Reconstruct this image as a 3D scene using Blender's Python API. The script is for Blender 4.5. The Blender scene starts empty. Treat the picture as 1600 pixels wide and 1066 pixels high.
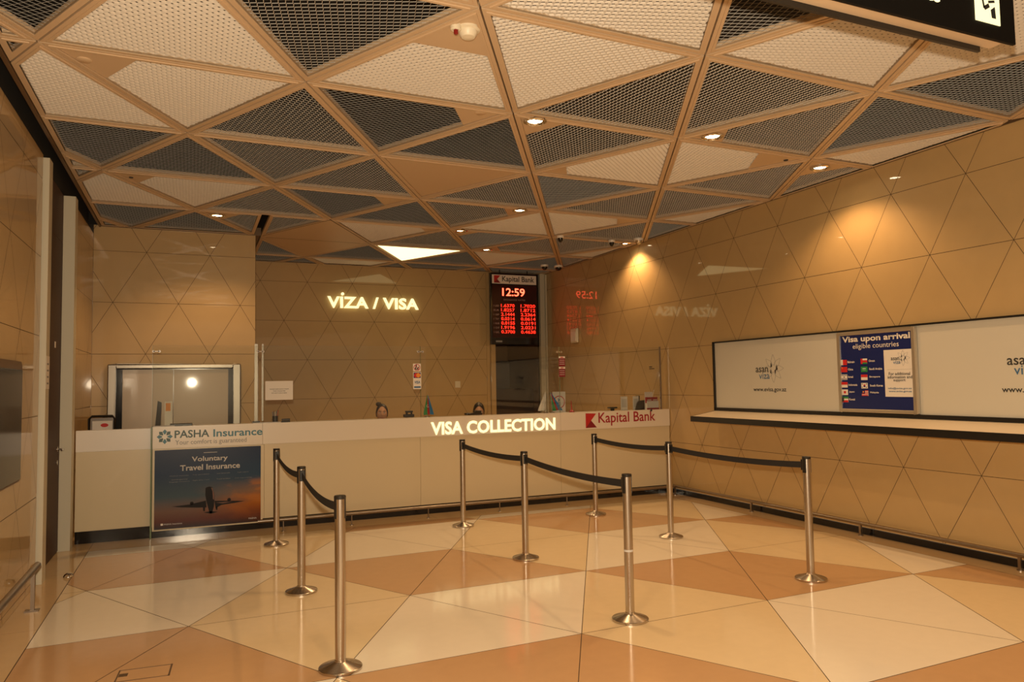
import bpy, bmesh, math, random
from mathutils import Vector, Matrix
random.seed(7)
C = bpy.context.scene.collection
PI = math.pi
# ------------------------------------------------------------------ camera
H = 1.6
yaw, pitch, roll, FPX = 0.407615, 0.0573923, -0.0168801, 1156.332
fw = Vector((math.sin(yaw)*math.cos(pitch), math.cos(yaw)*math.cos(pitch), math.sin(pitch)))
rt = Vector((math.cos(yaw), -math.sin(yaw), 0)); up = rt.cross(fw)
r2 = math.cos(roll)*rt + math.sin(roll)*up; u2 = -math.sin(roll)*rt + math.cos(roll)*up
cd = bpy.data.cameras.new('camera'); cam = bpy.data.objects.new('camera', cd); C.objects.link(cam)
cd.sensor_width = 36; cd.lens = FPX/1600*36; cd.clip_end = 200; cd.clip_start = .02
m = Matrix.Identity(4)
for i in range(3):
    m[i][0] = r2[i]; m[i][1] = u2[i]; m[i][2] = -fw[i]
m[2][3] = H
cam.matrix_world = m
S_ = bpy.context.scene; S_.camera = cam
S_.view_settings.view_transform = 'Standard'; S_.view_settings.look = 'None'
S_.view_settings.exposure = 0.5; S_.view_settings.gamma = 1.0; S_.view_settings.use_curve_mapping = False
S_.cycles.max_bounces = 10; S_.cycles.transparent_max_bounces = 16
S_.cycles.sample_clamp_indirect = 3.0; S_.cycles.caustics_reflective = False; S_.cycles.caustics_refractive = False
# ------------------------------------------------------------------ world and lights
w = bpy.data.worlds.new('world'); S_.world = w; w.use_nodes = True
w.node_tree.nodes['Background'].inputs[0].default_value = (1, .62, .34, 1)
w.node_tree.nodes['Background'].inputs[1].default_value = .30
WARM = (1, .585, .265)
DL = [(.265, 9.665), (3.387, 9.564), (3.671, 8.194), (4.254, 10.812), (2.536, 5.324), (4.146, 5.119), (5.793, 5.51), (6.099, 9.644)]
DL_HIDDEN = [(.9, 2.6), (4.6, 1.6), (2.6, .4), (-.2, .6), (5.8, 2.6)]
ZC = 3.735
def spot(name, loc, tgt, power, size, blend, col=WARM, rad=.05, parent=None):
    l = bpy.data.lights.new(name, 'SPOT'); l.energy = power; l.spot_size = math.radians(size); l.spot_blend = blend
    l.color = col; l.shadow_soft_size = rad
    o = bpy.data.objects.new(name, l); C.objects.link(o); o.location = loc
    o.rotation_euler = (Vector(tgt)-Vector(loc)).to_track_quat('-Z', 'Y').to_euler()
    return o
# the photographer's flash, just above the lens
spot('camera_flash', (-.02, -.02, H+.17), Vector((-.02, -.02, H+.17))+fw*5+Vector((0, 0, .35)), 560, 125, .6, (1, .80, .55), .03)

# ------------------------------------------------------------------ materials
def mat(name, col, rough=.5, metal=0, emit=0, ecol=None, spec=.5, coat=0, aniso=0, bump=None, vary=None):
    M = bpy.data.materials.new(name); M.use_nodes = True
    nt = M.node_tree; b = nt.nodes['Principled BSDF']
    b.inputs['Base Color'].default_value = (*col, 1); b.inputs['Roughness'].default_value = rough
    b.inputs['Metallic'].default_value = metal; b.inputs['Specular IOR Level'].default_value = spec
    b.inputs['Coat Weight'].default_value = coat; b.inputs['Coat Roughness'].default_value = .03
    b.inputs['Anisotropic'].default_value = aniso
    if emit:
        b.inputs['Emission Color'].default_value = (*(ecol or col), 1); b.inputs['Emission Strength'].default_value = emit
    if vary or bump:
        tc = nt.nodes.new('ShaderNodeTexCoord'); no = nt.nodes.new('ShaderNodeTexNoise')
        sc = (vary or bump)[0]
        mp = nt.nodes.new('ShaderNodeMapping'); mp.inputs['Scale'].default_value = sc if isinstance(sc, tuple) else (sc,)*3
        nt.links.new(tc.outputs['Object'], mp.inputs[0]); nt.links.new(mp.outputs[0], no.inputs['Vector']); no.inputs['Detail'].default_value = 4
        if vary:
            mx = nt.nodes.new('ShaderNodeMix'); mx.data_type = 'RGBA'
            mx.inputs[6].default_value = (*[c*(1-vary[1]) for c in col], 1); mx.inputs[7].default_value = (*[min(1, c*(1+vary[1])) for c in col], 1)
            nt.links.new(no.outputs['Fac'], mx.inputs[0]); nt.links.new(mx.outputs[2], b.inputs['Base Color'])
        if bump:
            bp = nt.nodes.new('ShaderNodeBump'); bp.inputs['Strength'].default_value = bump[1]; bp.inputs['Distance'].default_value = .002
            nt.links.new(no.outputs['Fac'], bp.inputs['Height']); nt.links.new(bp.outputs[0], b.inputs['Normal'])
    return M
M = {}
M['wall'] = mat('beige_glass_panel', (.51, .355, .165), .48, spec=.4, coat=.8, vary=(1.3, .04))
M['groove'] = mat('panel_joint', (.10, .06, .03), .8)
M['tile_brown'] = mat('brown_stone', (.58, .365, .195), .11, spec=.5, vary=(2.5, .05))
M['tile_mid'] = mat('tan_stone', (.80, .65, .42), .11, spec=.5, vary=(2.5, .04))
M['tile_cream'] = mat('cream_stone', (.86, .79, .66), .11, spec=.5, vary=(2.5, .03))
M['tile_border'] = mat('border_stone', (.66, .48, .27), .11, spec=.5, vary=(2.5, .04))
M['cmetal'] = mat('tan_coated_metal', (.60, .45, .30), .42)
M['cmesh'] = mat('expanded_metal', (.70, .67, .62), .40, metal=.2)
M['void'] = mat('dark_void', (.012, .010, .009), .9)
M['bronze'] = mat('bronze_trim', (.16, .10, .055), .4, metal=.4)
M['black'] = mat('black_plastic', (.012, .011, .010), .35)
M['blackg'] = mat('black_gloss', (.008, .008, .009), .12)
M['belt'] = mat('black_webbing', (.013, .013, .015), .75, bump=(400, .3))
M['steel'] = mat('brushed_steel', (.55, .50, .44), .26, metal=1, bump=((3, 3, 300), .04))
M['steelh'] = mat('brushed_steel_flat', (.36, .31, .26), .33, metal=1)
M['steeld'] = mat('dark_brushed_steel', (.20, .175, .145), .30, metal=1)
M['chrome'] = mat('chrome', (.8, .78, .75), .08, metal=1)
M['white'] = mat('white_laminate', (.80, .76, .70), .3)
M['fascia'] = mat('warm_white_fascia', (.76, .70, .60), .3, coat=.2)
M['cpanel'] = mat('cream_counter_panel', (.66, .57, .39), .28, coat=.3)
M['offwhite'] = mat('offwhite_jamb', (.58, .54, .42), .5)
M['lit'] = mat('lit_letters', (1, .95, .7), .5, emit=.78, ecol=(1, .92, .50))
M['litw'] = mat('lit_lamp', (1, .9, .7), .5, emit=30, ecol=(1, .80, .50))
M['lit_tri'] = mat('lit_diffuser', (1, .95, .7), .5, emit=1.5, ecol=(1, .84, .40))
M['led'] = mat('red_led', (1, .1, .05), .5, emit=2.0, ecol=(1, .018, .008))
M['ledhot'] = mat('red_led_clock', (1, .1, .05), .5, emit=4.5, ecol=(1, .07, .03))
M['ledboard'] = mat('dark_red_screen', (.035, .004, .004), .25)
M['door'] = mat('dark_walnut', (.055, .024, .012), .5, spec=.15, vary=((8, 8, .6), .25))
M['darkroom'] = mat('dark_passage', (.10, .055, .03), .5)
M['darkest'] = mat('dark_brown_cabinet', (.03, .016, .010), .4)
M['greyboard'] = mat('grey_board', (.20, .16, .13), .3)
M['pale'] = mat('lightbox_face', (.62, .60, .52), .35, coat=.2)
M['shelf'] = mat('cream_shelf_top', (.80, .70, .55), .35)
M['alu'] = mat('champagne_aluminium', (.62, .55, .44), .3, metal=.7)
M['navy'] = mat('navy_print', (.012, .022, .13), .25)
M['paper'] = mat('white_paper', (.80, .76, .70), .6)
M['ink'] = mat('black_ink', (.03, .03, .03), .6)
M['inkg'] = mat('grey_ink', (.25, .26, .27), .6)
M['blue'] = mat('blue_print', (.04, .14, .30), .5)
M['teal'] = mat('teal_print', (.02, .16, .22), .4)
M['green'] = mat('dark_green_print', (.01, .055, .04), .4)
M['red'] = mat('red_print', (.50, .02, .02), .4)
M['dred'] = mat('dark_red_print', (.22, .01, .02), .4)
M['crimson'] = mat('crimson_print', (.36, .015, .03), .4)
M['flagblue'] = mat('flag_blue', (.02, .22, .50), .6)
M['flagred'] = mat('flag_red', (.60, .02, .02), .6)
M['flaggreen'] = mat('flag_green', (.02, .25, .06), .6)
M['orange'] = mat('orange_print', (.85, .30, .03), .5)
M['silverp'] = mat('silver_print', (.55, .54, .52), .5)
M['screen'] = mat('dark_screen_glass', (.012, .010, .008), .12, spec=.25)
M['mirror'] = mat('tinted_mirror_door', (.31, .235, .15), .35, metal=.1, coat=1)
M['skin'] = mat('skin', (.55, .30, .18), .5)
M['hair'] = mat('black_hair', (.012, .008, .006), .45)
M['cloth'] = mat('dark_jacket', (.03, .03, .045), .8)
M['cream_plastic'] = mat('cream_plastic', (.74, .68, .54), .4)
M['lens'] = mat('red_lens', (.22, .01, .01), .2)
M['sitephoto'] = None
def glass_mat():
    G = bpy.data.materials.new('clear_glass'); G.use_nodes = True; nt = G.node_tree; nt.nodes.clear()
    o = nt.nodes.new('ShaderNodeOutputMaterial'); mx = nt.nodes.new('ShaderNodeMixShader')
    t = nt.nodes.new('ShaderNodeBsdfTransparent'); g = nt.nodes.new('ShaderNodeBsdfGlossy')
    t.inputs[0].default_value = (.955, .965, .95, 1); g.inputs['Roughness'].default_value = 0.0
    f = nt.nodes.new('ShaderNodeFresnel'); f.inputs[0].default_value = 1.45
    nt.links.new(f.outputs[0], mx.inputs[0]); nt.links.new(t.outputs[0], mx.inputs[1]); nt.links.new(g.outputs[0], mx.inputs[2])
    nt.links.new(mx.outputs[0], o.inputs[0]); return G
M['glass'] = glass_mat()
M['glassedge'] = mat('green_glass_edge', (.16, .22, .12), .2)
# ------------------------------------------------------------------ helpers
class MB:
    def __init__(s): s.v = []; s.f = []; s.mi = []
    def poly(s, pts, mi=0):
        n = len(s.v); s.v += [tuple(p) for p in pts]; s.f.append(tuple(range(n, n+len(pts)))); s.mi.append(mi); return s
    def add(s, vs, fs, mi=0):
        n = len(s.v); s.v += [tuple(p) for p in vs]
        for f in fs: s.f.append(tuple(n+i for i in f)); s.mi.append(mi)
        return s
    def box(s, x0, x1, y0, y1, z0, z1, mi=0):
        vs = [(x, y, z) for x in (x0, x1) for y in (y0, y1) for z in (z0, z1)]
        return s.add(vs, [(0, 1, 3, 2), (4, 6, 7, 5), (0, 4, 5, 1), (2, 3, 7, 6), (0, 2, 6, 4), (1, 5, 7, 3)], mi)
    def lathe(s, prof, c=(0, 0, 0), n=32, mi=0, cap=True, axis='z'):
        vs = []
        for r, h in prof:
            for k in range(n):
                a = 2*PI*k/n; p = (r*math.cos(a), r*math.sin(a), h)
                if axis == 'y': p = (p[0], p[2], p[1])
                if axis == 'x': p = (p[2], p[0], p[1])
                vs.append((c[0]+p[0], c[1]+p[1], c[2]+p[2]))
        fs = [(i*n+k, i*n+(k+1) % n, (i+1)*n+(k+1) % n, (i+1)*n+k) for i in range(len(prof)-1) for k in range(n)]
        if cap:
            fs.append(tuple(range(n))[::-1]); fs.append(tuple((len(prof)-1)*n+k for k in range(n)))
        return s.add(vs, fs, mi)
    def tube(s, pts, r, n=12, mi=0):
        pts = [Vector(p) for p in pts]; rs = r if isinstance(r, (list, tuple)) else [r]*len(pts)
        vs = []
        for i, p in enumerate(pts):
            t = (pts[min(i+1, len(pts)-1)]-pts[max(i-1, 0)]).normalized()
            a = t.cross(Vector((0, 0, 1)))
            if a.length < 1e-3: a = Vector((1, 0, 0))
            a.normalize(); b = a.cross(t)
            for k in range(n):
                q = 2*PI*k/n; vs.append(p+rs[i]*(math.cos(q)*a+math.sin(q)*b))
        fs = [(i*n+k, i*n+(k+1) % n, (i+1)*n+(k+1) % n, (i+1)*n+k) for i in range(len(pts)-1) for k in range(n)]
        fs += [tuple(range(n))[::-1], tuple((len(pts)-1)*n+k for k in range(n))]
        return s.add(vs, fs, mi)
    def build(s, name, ms, parent=None, smooth=False, bevel=0):
        me = bpy.data.meshes.new(name); me.from_pydata(s.v, [], s.f)
        ms = ms if isinstance(ms, (list, tuple)) else [ms]
        for q in ms: me.materials.append(q)
        for p, i in zip(me.polygons, s.mi): p.material_index = i
        bm = bmesh.new(); bm.from_mesh(me)
        if smooth or bevel: bmesh.ops.remove_doubles(bm, verts=bm.verts, dist=1e-5)
        bmesh.ops.recalc_face_normals(bm, faces=bm.faces); bm.to_mesh(me); bm.free()
        if smooth:
            for p in me.polygons: p.use_smooth = True
            try: me.set_sharp_from_angle(angle=math.radians(35))
            except Exception: pass
        o = bpy.data.objects.new(name, me); C.objects.link(o)
        if parent: o.parent = parent
        if bevel:
            b = o.modifiers.new('bevel', 'BEVEL'); b.width = bevel; b.segments = 2; b.limit_method = 'ANGLE'
        return o
def tag(o, label=None, cat=None, group=None, kind=None):
    if label: o['label'] = label
    if cat: o['category'] = cat
    if group: o['group'] = group
    if kind: o['kind'] = kind
    return o
def thing(name, label, cat, loc=(0, 0, 0), rz=0, group=None):
    o = bpy.data.objects.new(name, None); C.objects.link(o); o.location = loc; o.rotation_euler = (0, 0, rz)
    o.empty_display_size = .1
    return tag(o, label, cat, group)
def struct(o): o['kind'] = 'structure'; return o
def bx(name, m_, x0, x1, y0, y1, z0, z1, parent=None, bevel=0):
    return MB().box(x0, x1, y0, y1, z0, z1).build(name, m_, parent, bevel=bevel)
FR = {'-y': (Vector((1, 0, 0)), Vector((0, 0, 1)), Vector((0, -1, 0))),      # seen by someone looking along +y
      '-x': (Vector((0, -1, 0)), Vector((0, 0, 1)), Vector((-1, 0, 0)))}      # on the right wall
def flat(name, polys, m_, O, fr, parent=None, depth=.0008):
    """thin print made of 2D polygons [(pts), ...] or [(pts, mi), ...] in a surface frame"""
    ux, uy, n = FR[fr] if isinstance(fr, str) else fr; O = Vector(O); b = MB()
    for k, pl in enumerate(polys):
        mi = 0
        if isinstance(pl, tuple) and isinstance(pl[1], int): pl, mi = pl
        top = [O+ux*x+uy*y+n*depth for x, y in pl]; bot = [O+ux*x+uy*y for x, y in pl]; N = len(pl)
        b.add(top+bot, [tuple(range(N))]+[(i, (i+1) % N, N+(i+1) % N, N+i) for i in range(N)], mi)
    return b.build(name, m_, parent)
def rect(x0, y0, x1, y1): return [(x0, y0), (x1, y0), (x1, y1), (x0, y1)]
def circ(cx, cy, r, n=24, ry=None): return [(cx+r*math.cos(2*PI*k/n), cy+(ry or r)*math.sin(2*PI*k/n)) for k in range(n)]
def ringq(cx, cy, r, t, n=28):
    return [[(cx+q*math.cos(a), cy+q*math.sin(a)) for q, a in ((r, 2*PI*k/n), (r, 2*PI*(k+1)/n), (r-t, 2*PI*(k+1)/n), (r-t, 2*PI*k/n))] for k in range(n)]
def seg(x0, y0, x1, y1, t):
    d = Vector((x1-x0, y1-y0)); d.normalize(); px, py = -d.y*t/2, d.x*t/2
    return [(x0+px, y0+py), (x1+px, y1+py), (x1-px, y1-py), (x0-px, y0-py)]
def text(name, s, O, fr, wdt, hgt, m_, parent=None, **kw):
    words = s.split(' ')
    if len(words) == 1 or name == 'lit_wall_sign': return text1(name, s, O, fr, wdt, hgt, m_, parent, **kw)
    b_ = kw.get('bold', 0); sp = kw.get('space', 1.0)
    full = tbox(s, b_, sp); W_ = full[1]-full[0]; Hh = full[3]-full[2]; ux, uy, n = FR[fr] if isinstance(fr, str) else fr
    for k in range(len(words)):
        pre = tbox(' '.join(words[:k+1]), b_, sp); w_ = tbox(words[k], b_, sp); x1 = pre[1]; x0 = x1-(w_[1]-w_[0])
        P0 = Vector(O)+ux*((x0-full[0])/W_*wdt)+uy*((w_[2]-full[2])/Hh*hgt)
        o = text1(name, words[k], P0, fr, (x1-x0)/W_*wdt, (w_[3]-w_[2])/Hh*hgt, m_, parent, **kw)
    return o
def tbox(s, bold, space):
    cu = bpy.data.curves.new('t', 'FONT'); cu.body = s; cu.size = 1; cu.offset = bold; cu.resolution_u = 3; cu.space_character = space
    to = bpy.data.objects.new('t', cu); C.objects.link(to); bpy.context.view_layer.update()
    me = bpy.data.meshes.new_from_object(to.evaluated_get(bpy.context.evaluated_depsgraph_get())); C.objects.unlink(to); bpy.data.objects.remove(to)
    xs = [v.co.x for v in me.vertices]; ys = [v.co.y for v in me.vertices]; bpy.data.meshes.remove(me)
    return min(xs), max(xs), min(ys), max(ys)
def text1(name, s, O, fr, wdt, hgt, m_, parent=None, bold=0, depth=.001, align='l', off=.0006, space=1.0, shear=0):
    """lettering fitted to a width and a height on a surface"""
    cu = bpy.data.curves.new(name, 'FONT'); cu.body = s; cu.size = 1; cu.offset = bold; cu.resolution_u = 3; cu.space_character = space; cu.shear = shear
    cu.fill_mode = 'FRONT' if depth < .003 else 'BOTH'
    cu.extrude = 0
    to = bpy.data.objects.new(name, cu); C.objects.link(to)
    bpy.context.view_layer.update()
    me = bpy.data.meshes.new_from_object(to.evaluated_get(bpy.context.evaluated_depsgraph_get()))
    C.objects.unlink(to); bpy.data.objects.remove(to)
    bm = bmesh.new(); bm.from_mesh(me); bmesh.ops.remove_doubles(bm, verts=bm.verts, dist=1e-4)
    xs = [v.co.x for v in bm.verts]; ys = [v.co.y for v in bm.verts]
    x0, x1, y0, y1 = min(xs), max(xs), min(ys), max(ys)
    if depth >= .003:
        r = bmesh.ops.extrude_face_region(bm, geom=bm.faces[:])
        for g in r['geom']:
            if isinstance(g, bmesh.types.BMVert): g.co.z = 1
    else:
        for v in bm.verts: v.co.z = 1
    ux, uy, n = FR[fr] if isinstance(fr, str) else fr; O = Vector(O); sx = wdt/(x1-x0); sy = hgt/(y1-y0)
    for v in bm.verts:
        v.co = O+ux*((v.co.x-x0)*sx)+uy*((v.co.y-y0)*sy)+n*(off+v.co.z*depth)
    bmesh.ops.recalc_face_normals(bm, faces=bm.faces)
    bm.to_mesh(me); bm.free(); me.materials.clear(); me.materials.append(m_)
    me.name = name; o = bpy.data.objects.new(name, me); C.objects.link(o)
    if parent: o.parent = parent
    return o
def clip(poly, a, b, c):
    """keep a*x+b*y<=c"""
    out = []
    for i in range(len(poly)):
        p, q = poly[i], poly[(i+1) % len(poly)]; dp = a*p[0]+b*p[1]-c; dq = a*q[0]+b*q[1]-c
        if dp <= 0: out.append(p)
        if (dp < 0 < dq) or (dq < 0 < dp):
            t = dp/(dp-dq); out.append((p[0]+t*(q[0]-p[0]), p[1]+t*(q[1]-p[1])))
    return out
def cliprect(p, x0, x1, y0, y1):
    for a, b, c in ((-1, 0, -x0), (1, 0, x1), (0, -1, -y0), (0, 1, y1)):
        if len(p) < 3: return []
        p = clip(p, a, b, c)
    return p if len(p) >= 3 and area(p) > 1e-5 else []
def area(p): return abs(sum(p[i][0]*p[(i+1) % len(p)][1]-p[(i+1) % len(p)][0]*p[i][1] for i in range(len(p))))/2
def ccw(p):
    s = sum(p[i][0]*p[(i+1) % len(p)][1]-p[(i+1) % len(p)][0]*p[i][1] for i in range(len(p)))
    return p if s > 0 else p[::-1]
def dedupe(p):
    out = []
    for q in p:
        if not out or math.hypot(q[0]-out[-1][0], q[1]-out[-1][1]) > 1e-4: out.append(q)
    if len(out) > 1 and math.hypot(out[0][0]-out[-1][0], out[0][1]-out[-1][1]) < 1e-4: out.pop()
    return out
def inset(p, d):
    p = ccw(dedupe(p)); q = p
    for i in range(len(p)):
        x0, y0 = p[i]; x1, y1 = p[(i+1) % len(p)]; L = math.hypot(x1-x0, y1-y0)
        nx, ny = (y1-y0)/L, -(x1-x0)/L
        q = clip(q, nx, ny, nx*x0+ny*y0-d)
        if len(q) < 3: return []
    return dedupe(q)
def lattice(O, a, b, R1, R2):
    for i in R1:
        for j in R2:
            P = lambda u, v: (O[0]+u*a[0]+v*b[0], O[1]+u*a[1]+v*b[1])
            yield 1, i, j, [P(i, j), P(i+1, j), P(i+1, j+1)]
            yield 2, i, j, [P(i, j), P(i, j+1), P(i+1, j+1)]
# ------------------------------------------------------------------ setting
XR, XL, YB, YV, XB = 6.3224, -1.185, 10.7715, 13.0228, .79
TS, TR = .77258, .66911; Z1 = 3.4033
def tiled(name, u0, uphase, rects, to3, gap=.0048):
    """panelled wall: triangular panels over a dark backing"""
    b = MB()
    for (a0, a1, b0, b1) in rects:
        b.poly([to3(a0, b0, -.004), to3(a1, b0, -.004), to3(a1, b1, -.004), to3(a0, b1, -.004)], 1)
        for t, i, j, tri in lattice((uphase, Z1+TR*2), (TS, 0), (-TS/2, -TR), range(-40, 40), range(-2, 9)):
            q = cliprect(tri, a0, a1, b0, b1)
            if not q: continue
            q = inset(q, gap/2)
            if len(q) < 3: continue
            tx, ty = random.uniform(-1, 1)*.0006, random.uniform(-1, 1)*.0006     # each panel is hung a hair out of true
            cx = sum(p[0] for p in q)/len(q); cy = sum(p[1] for p in q)/len(q)
            b.poly([to3(p[0], p[1], (p[0]-cx)*tx+(p[1]-cy)*ty) for p in q], 0)
    return struct(b.build(name, [M['wall'], M['groove']]))
# triangular grids: row 0 vertices at Z1 and phase; row 1 shifted by half
tiled('wall_right', 0, -11.318, [(-YV-1.6, 3.0, .07, ZC+.0)], lambda u, v, d: (XR-d, -u, v))
tiled('wall_back_left', 0, -.5694, [(XL, XB, 0, ZC)], lambda u, v, d: (u, YB-d, v))
tiled('wall_back', 0, 1.0286, [(XB, 5.10, 0, ZC)], lambda u, v, d: (u, YV-d, v))
tiled('wall_left', 0, 6.20+.3, [(-3, 7.28, 0, 3.62), (8.86, YB, 0, 3.62)], lambda u, v, d: (XL+d, u, v))
def wallbox(name, m_, *a): return struct(bx(name, m_, *a))
wallbox('shadow_gap_box', M['void'], XL-.3, XL-.06, -3, YB+.3, 3.55, ZC+.3)       # near-black box that paints the shade of the gap over the left wall
wallbox('wall_return', M['wall'], XB-.06, XB, YB+.006, YV, 0, ZC)
wallbox('wall_outer', M['groove'], XL-.34, XL-.30, -3, YB+.3, -.1, ZC+.6)
wallbox('baseboard_right', M['blackg'], XR-.006, XR+.02, -3, YV, 0, .068)
# passage at the end of the back wall
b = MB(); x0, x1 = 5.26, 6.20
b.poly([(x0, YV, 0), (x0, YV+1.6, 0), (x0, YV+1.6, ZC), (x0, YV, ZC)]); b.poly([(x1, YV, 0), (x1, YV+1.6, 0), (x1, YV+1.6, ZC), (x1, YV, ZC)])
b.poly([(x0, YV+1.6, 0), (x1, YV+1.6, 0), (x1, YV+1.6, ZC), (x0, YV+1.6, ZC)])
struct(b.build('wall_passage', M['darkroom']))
b = MB().box(5.10, 5.16, YV-.012, YV+.05, 0, ZC).box(5.17, 5.26, YV-.05, YV+.05, 0, ZC)
struct(b.build('trim_2', M['wall']))
b = MB().box(6.20, XR-.004, YV-.08, YV+.05, 0, ZC); struct(b.build('trim_3', M['offwhite']))
b = MB().box(XR-.035, XR-.005, YV-.14, YV-.10, 1.0, ZC-.03); struct(b.build('trim_4', M['offwhite']))
# floor
b = MB(); fb = (-.945, 6.06, -4, 8.55)
b.poly([(-3, -4, -.004), (XR+.3, -4, -.004), (XR+.3, YV+1.6, -.004), (-3, YV+1.6, -.004)], 4)
FO, FA, FB = (3.0793, 5.6296), (1.5466, .0368), (-.7907, -1.3702)
for t, i, j, tri in lattice(FO, FA, FB, range(-9, 10), range(-5, 9)):
    q = cliprect(tri, *fb)
    if not q: continue
    q = inset(q, .0026)
    if len(q) < 3: continue
    v = (i+j) % 3
    mi = {1: {0: 0, 1: 1, 2: 2}, 2: {1: 0, 0: 1, 2: 2}}[t][v]
    b.poly([(x, y, 0) for x, y in q], mi)
for (u0, u1, v0, v1), n, ax in (((-1.5, -.948, -4, 10.9), 9, 1), ((6.063, XR+.02, -4, 8.55), 8, 1), ((-.945, XR+.02, 8.553, YV+1.6), 6, 0)):
    for k in range(n):
        if ax: c0 = v0+(v1-v0)*k/n; c1 = v0+(v1-v0)*(k+1)/n; q = rect(u0, c0+.001, u1, c1-.001)
        else: c0 = u0+(u1-u0)*k/n; c1 = u0+(u1-u0)*(k+1)/n; q = rect(c0+.001, v0, c1-.001, v1)
        b.poly([(x, y, 0) for x, y in q], 3)
struct(b.build('floor', [M['tile_brown'], M['tile_mid'], M['tile_cream'], M['tile_border'], M['groove']]))
b = MB().box(5.4, 6.2, 12.5, 13.0, 0, .0); 
# ------------------------------------------------------------------ ceiling
b = MB().box(-1.6, XR+.3, -4, YV+1.7, ZC+.42, ZC+.5).box(XR+.001, XR+.3, -4, YV+1.7, ZC+.001, ZC+.42).box(-1.6, XR+.3, YV+.001, YV+1.7, ZC+.001, ZC+.42).box(-1.6, XR+.3, -4, .3, ZC+.001, ZC+.42).box(-1.6, XB-.06, YB+.001, YV, ZC+.001, ZC+.42).box(-1.6, XL-.31, .3, YB, ZC+.001, ZC+.42)  # slab over the void; side boxes added to keep world light out
ceil = struct(b.build('ceiling', M['void']))
CO, CA, CB = (2.3003, 5.2315), (.7642, -1.4019), (.8264, 1.4413)
LIGHT1 = {(0,-1),(-1,-1),(-2,-2),(0,1),(1,0),(2,2),(1,3),(-3,-2),(-4,-1),(-3,1),(-1,2),(0,4),(-1,-3)}
LIGHT2 = {(0,-1),(-2,-2),(1,1),(2,0),(0,2),(-3,-1),(-2,1),(-1,3),(-3,2),(-1,0)}
SOLID = {(2,-1,0)}
GRID = {(1,-2,-1):60,(2,-2,-1):60,(1,-2,0):60,(1,-3,0):60,(2,-3,0):60,(2,-1,-2):-61,(1,0,0):60,(2,0,0):60,(2,1,0):60,(1,1,1):60,(1,1,2):60,(2,1,2):60,
        (1,-1,1):60,(2,-1,1):60,(1,0,3):60,(2,0,3):60,(2,0,4):60,(1,-2,2):60,(2,2,2):60,(1,-1,3):60,(2,-1,2):-61,(2,-4,-2):60,(1,-4,-2):60,(2,0,1):-61,(1,0,2):60}
PLATE = {(1,-1,-1):(1,.30),(2,-1,-1):(2,.22),(2,0,0):(0,.24),(2,-2,-2):(0,.26),(1,1,1):(0,.20),(2,1,1):(2,.30),(2,2,2):(0,.30),(2,-3,-1):(0,.22),
         (2,-3,0):(0,.26),(2,-2,0):(2,.25),(2,-1,1):(2,.24),(2,-1,2):(0,.24),(2,0,2):(2,.22),(2,-3,1):(2,.2),(1,-1,3):(0,.25),(2,-2,1):(2,.16),(1,0,1):(0,.16)}
TRI_LIGHT = (2,-2,2)
G, FW = .006, .042
def ribbon_mesh(poly, kind, ang):
    """expanded metal: rows of zigzag slanted strands"""
    P, L, h, t = .0265, .030, .0042, .0028
    a = math.radians(ang); e = (math.cos(a), math.sin(a)); n = (-math.sin(a), math.cos(a))
    sgn = -1 if kind == 'L' else 1
    lp = .0029
    if kind == 'L': t, h, lp = .0150, .0098, .0
    elif ang: t, h = .0015, .0048
    us = [p[0]*e[0]+p[1]*e[1] for p in poly]; vs = [p[0]*n[0]+p[1]*n[1] for p in poly]
    b = MB(); pc = ccw(poly)
    hp = []
    for i in range(len(pc)):
        x0, y0 = pc[i]; x1, y1 = pc[(i+1) % len(pc)]; Ln = math.hypot(x1-x0, y1-y0); hp.append(((y1-y0)/Ln, -(x1-x0)/Ln, ((y1-y0)*x0-(x1-x0)*y0)/Ln))
    ins = lambda x, y: all(A*x+B*y <= c+.026 for A, B, c in hp)
    k0, k1 = int(min(vs)/P)-1, int(max(vs)/P)+2; i0, i1 = int(min(us)/L)-1, int(max(us)/L)+2
    for k in range(k0, k1):
        prev = None
        for i in range(i0, i1):
            u = i*L; o = P*.42*(1 if (i+k) % 2 else -1); v = k*P+o
            x, y = u*e[0]+v*n[0], u*e[1]+v*n[1]
            q = (x, y, x+n[0]*t*sgn, y+n[1]*t*sgn, ins(x, y))
            if prev and prev[4] and q[4]:
                m_ = len(b.v)
                b.v += [(prev[0], prev[1], ZC), (x, y, ZC), (q[2], q[3], ZC+h), (prev[2], prev[3], ZC+h)]
                b.f.append((m_, m_+1, m_+2, m_+3)); b.mi.append(0)
                if lp:
                    b.v += [(prev[0]-n[0]*lp*sgn, prev[1]-n[1]*lp*sgn, ZC-.001), (x-n[0]*lp*sgn, y-n[1]*lp*sgn, ZC-.001)]
                    b.f.append((m_, m_+1, m_+5, m_+4)); b.mi.append(0)
            prev = q
    return b
def rawbuild(b, name, m_, parent):
    me = bpy.data.meshes.new(name); me.from_pydata(b.v, [], b.f); me.materials.append(m_)
    o = bpy.data.objects.new(name, me); C.objects.link(o); o.parent = parent; return o
def strip_frame(b, outer, w_, z0, z1):
    outer = ccw(dedupe(outer)); inner = inset(outer, w_)
    if len(inner) == len(outer):
        n = len(outer)
        # match inner vertices to nearest outer
        inner2 = [min(inner, key=lambda q: math.hypot(q[0]-p[0], q[1]-p[1])) for p in outer]
        for i in range(n):
            j = (i+1) % n
            for z, in ((z0,),): b.poly([(*outer[i], z), (*outer[j], z), (*inner2[j], z), (*inner2[i], z)])
            b.poly([(*outer[i], z0), (*outer[j], z0), (*outer[j], z1), (*outer[i], z1)])
            b.poly([(*inner2[i], z0), (*inner2[j], z0), (*inner2[j], z1), (*inner2[i], z1)])
        return inner2
    b.poly([(*p, z0) for p in outer]); return None
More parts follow.
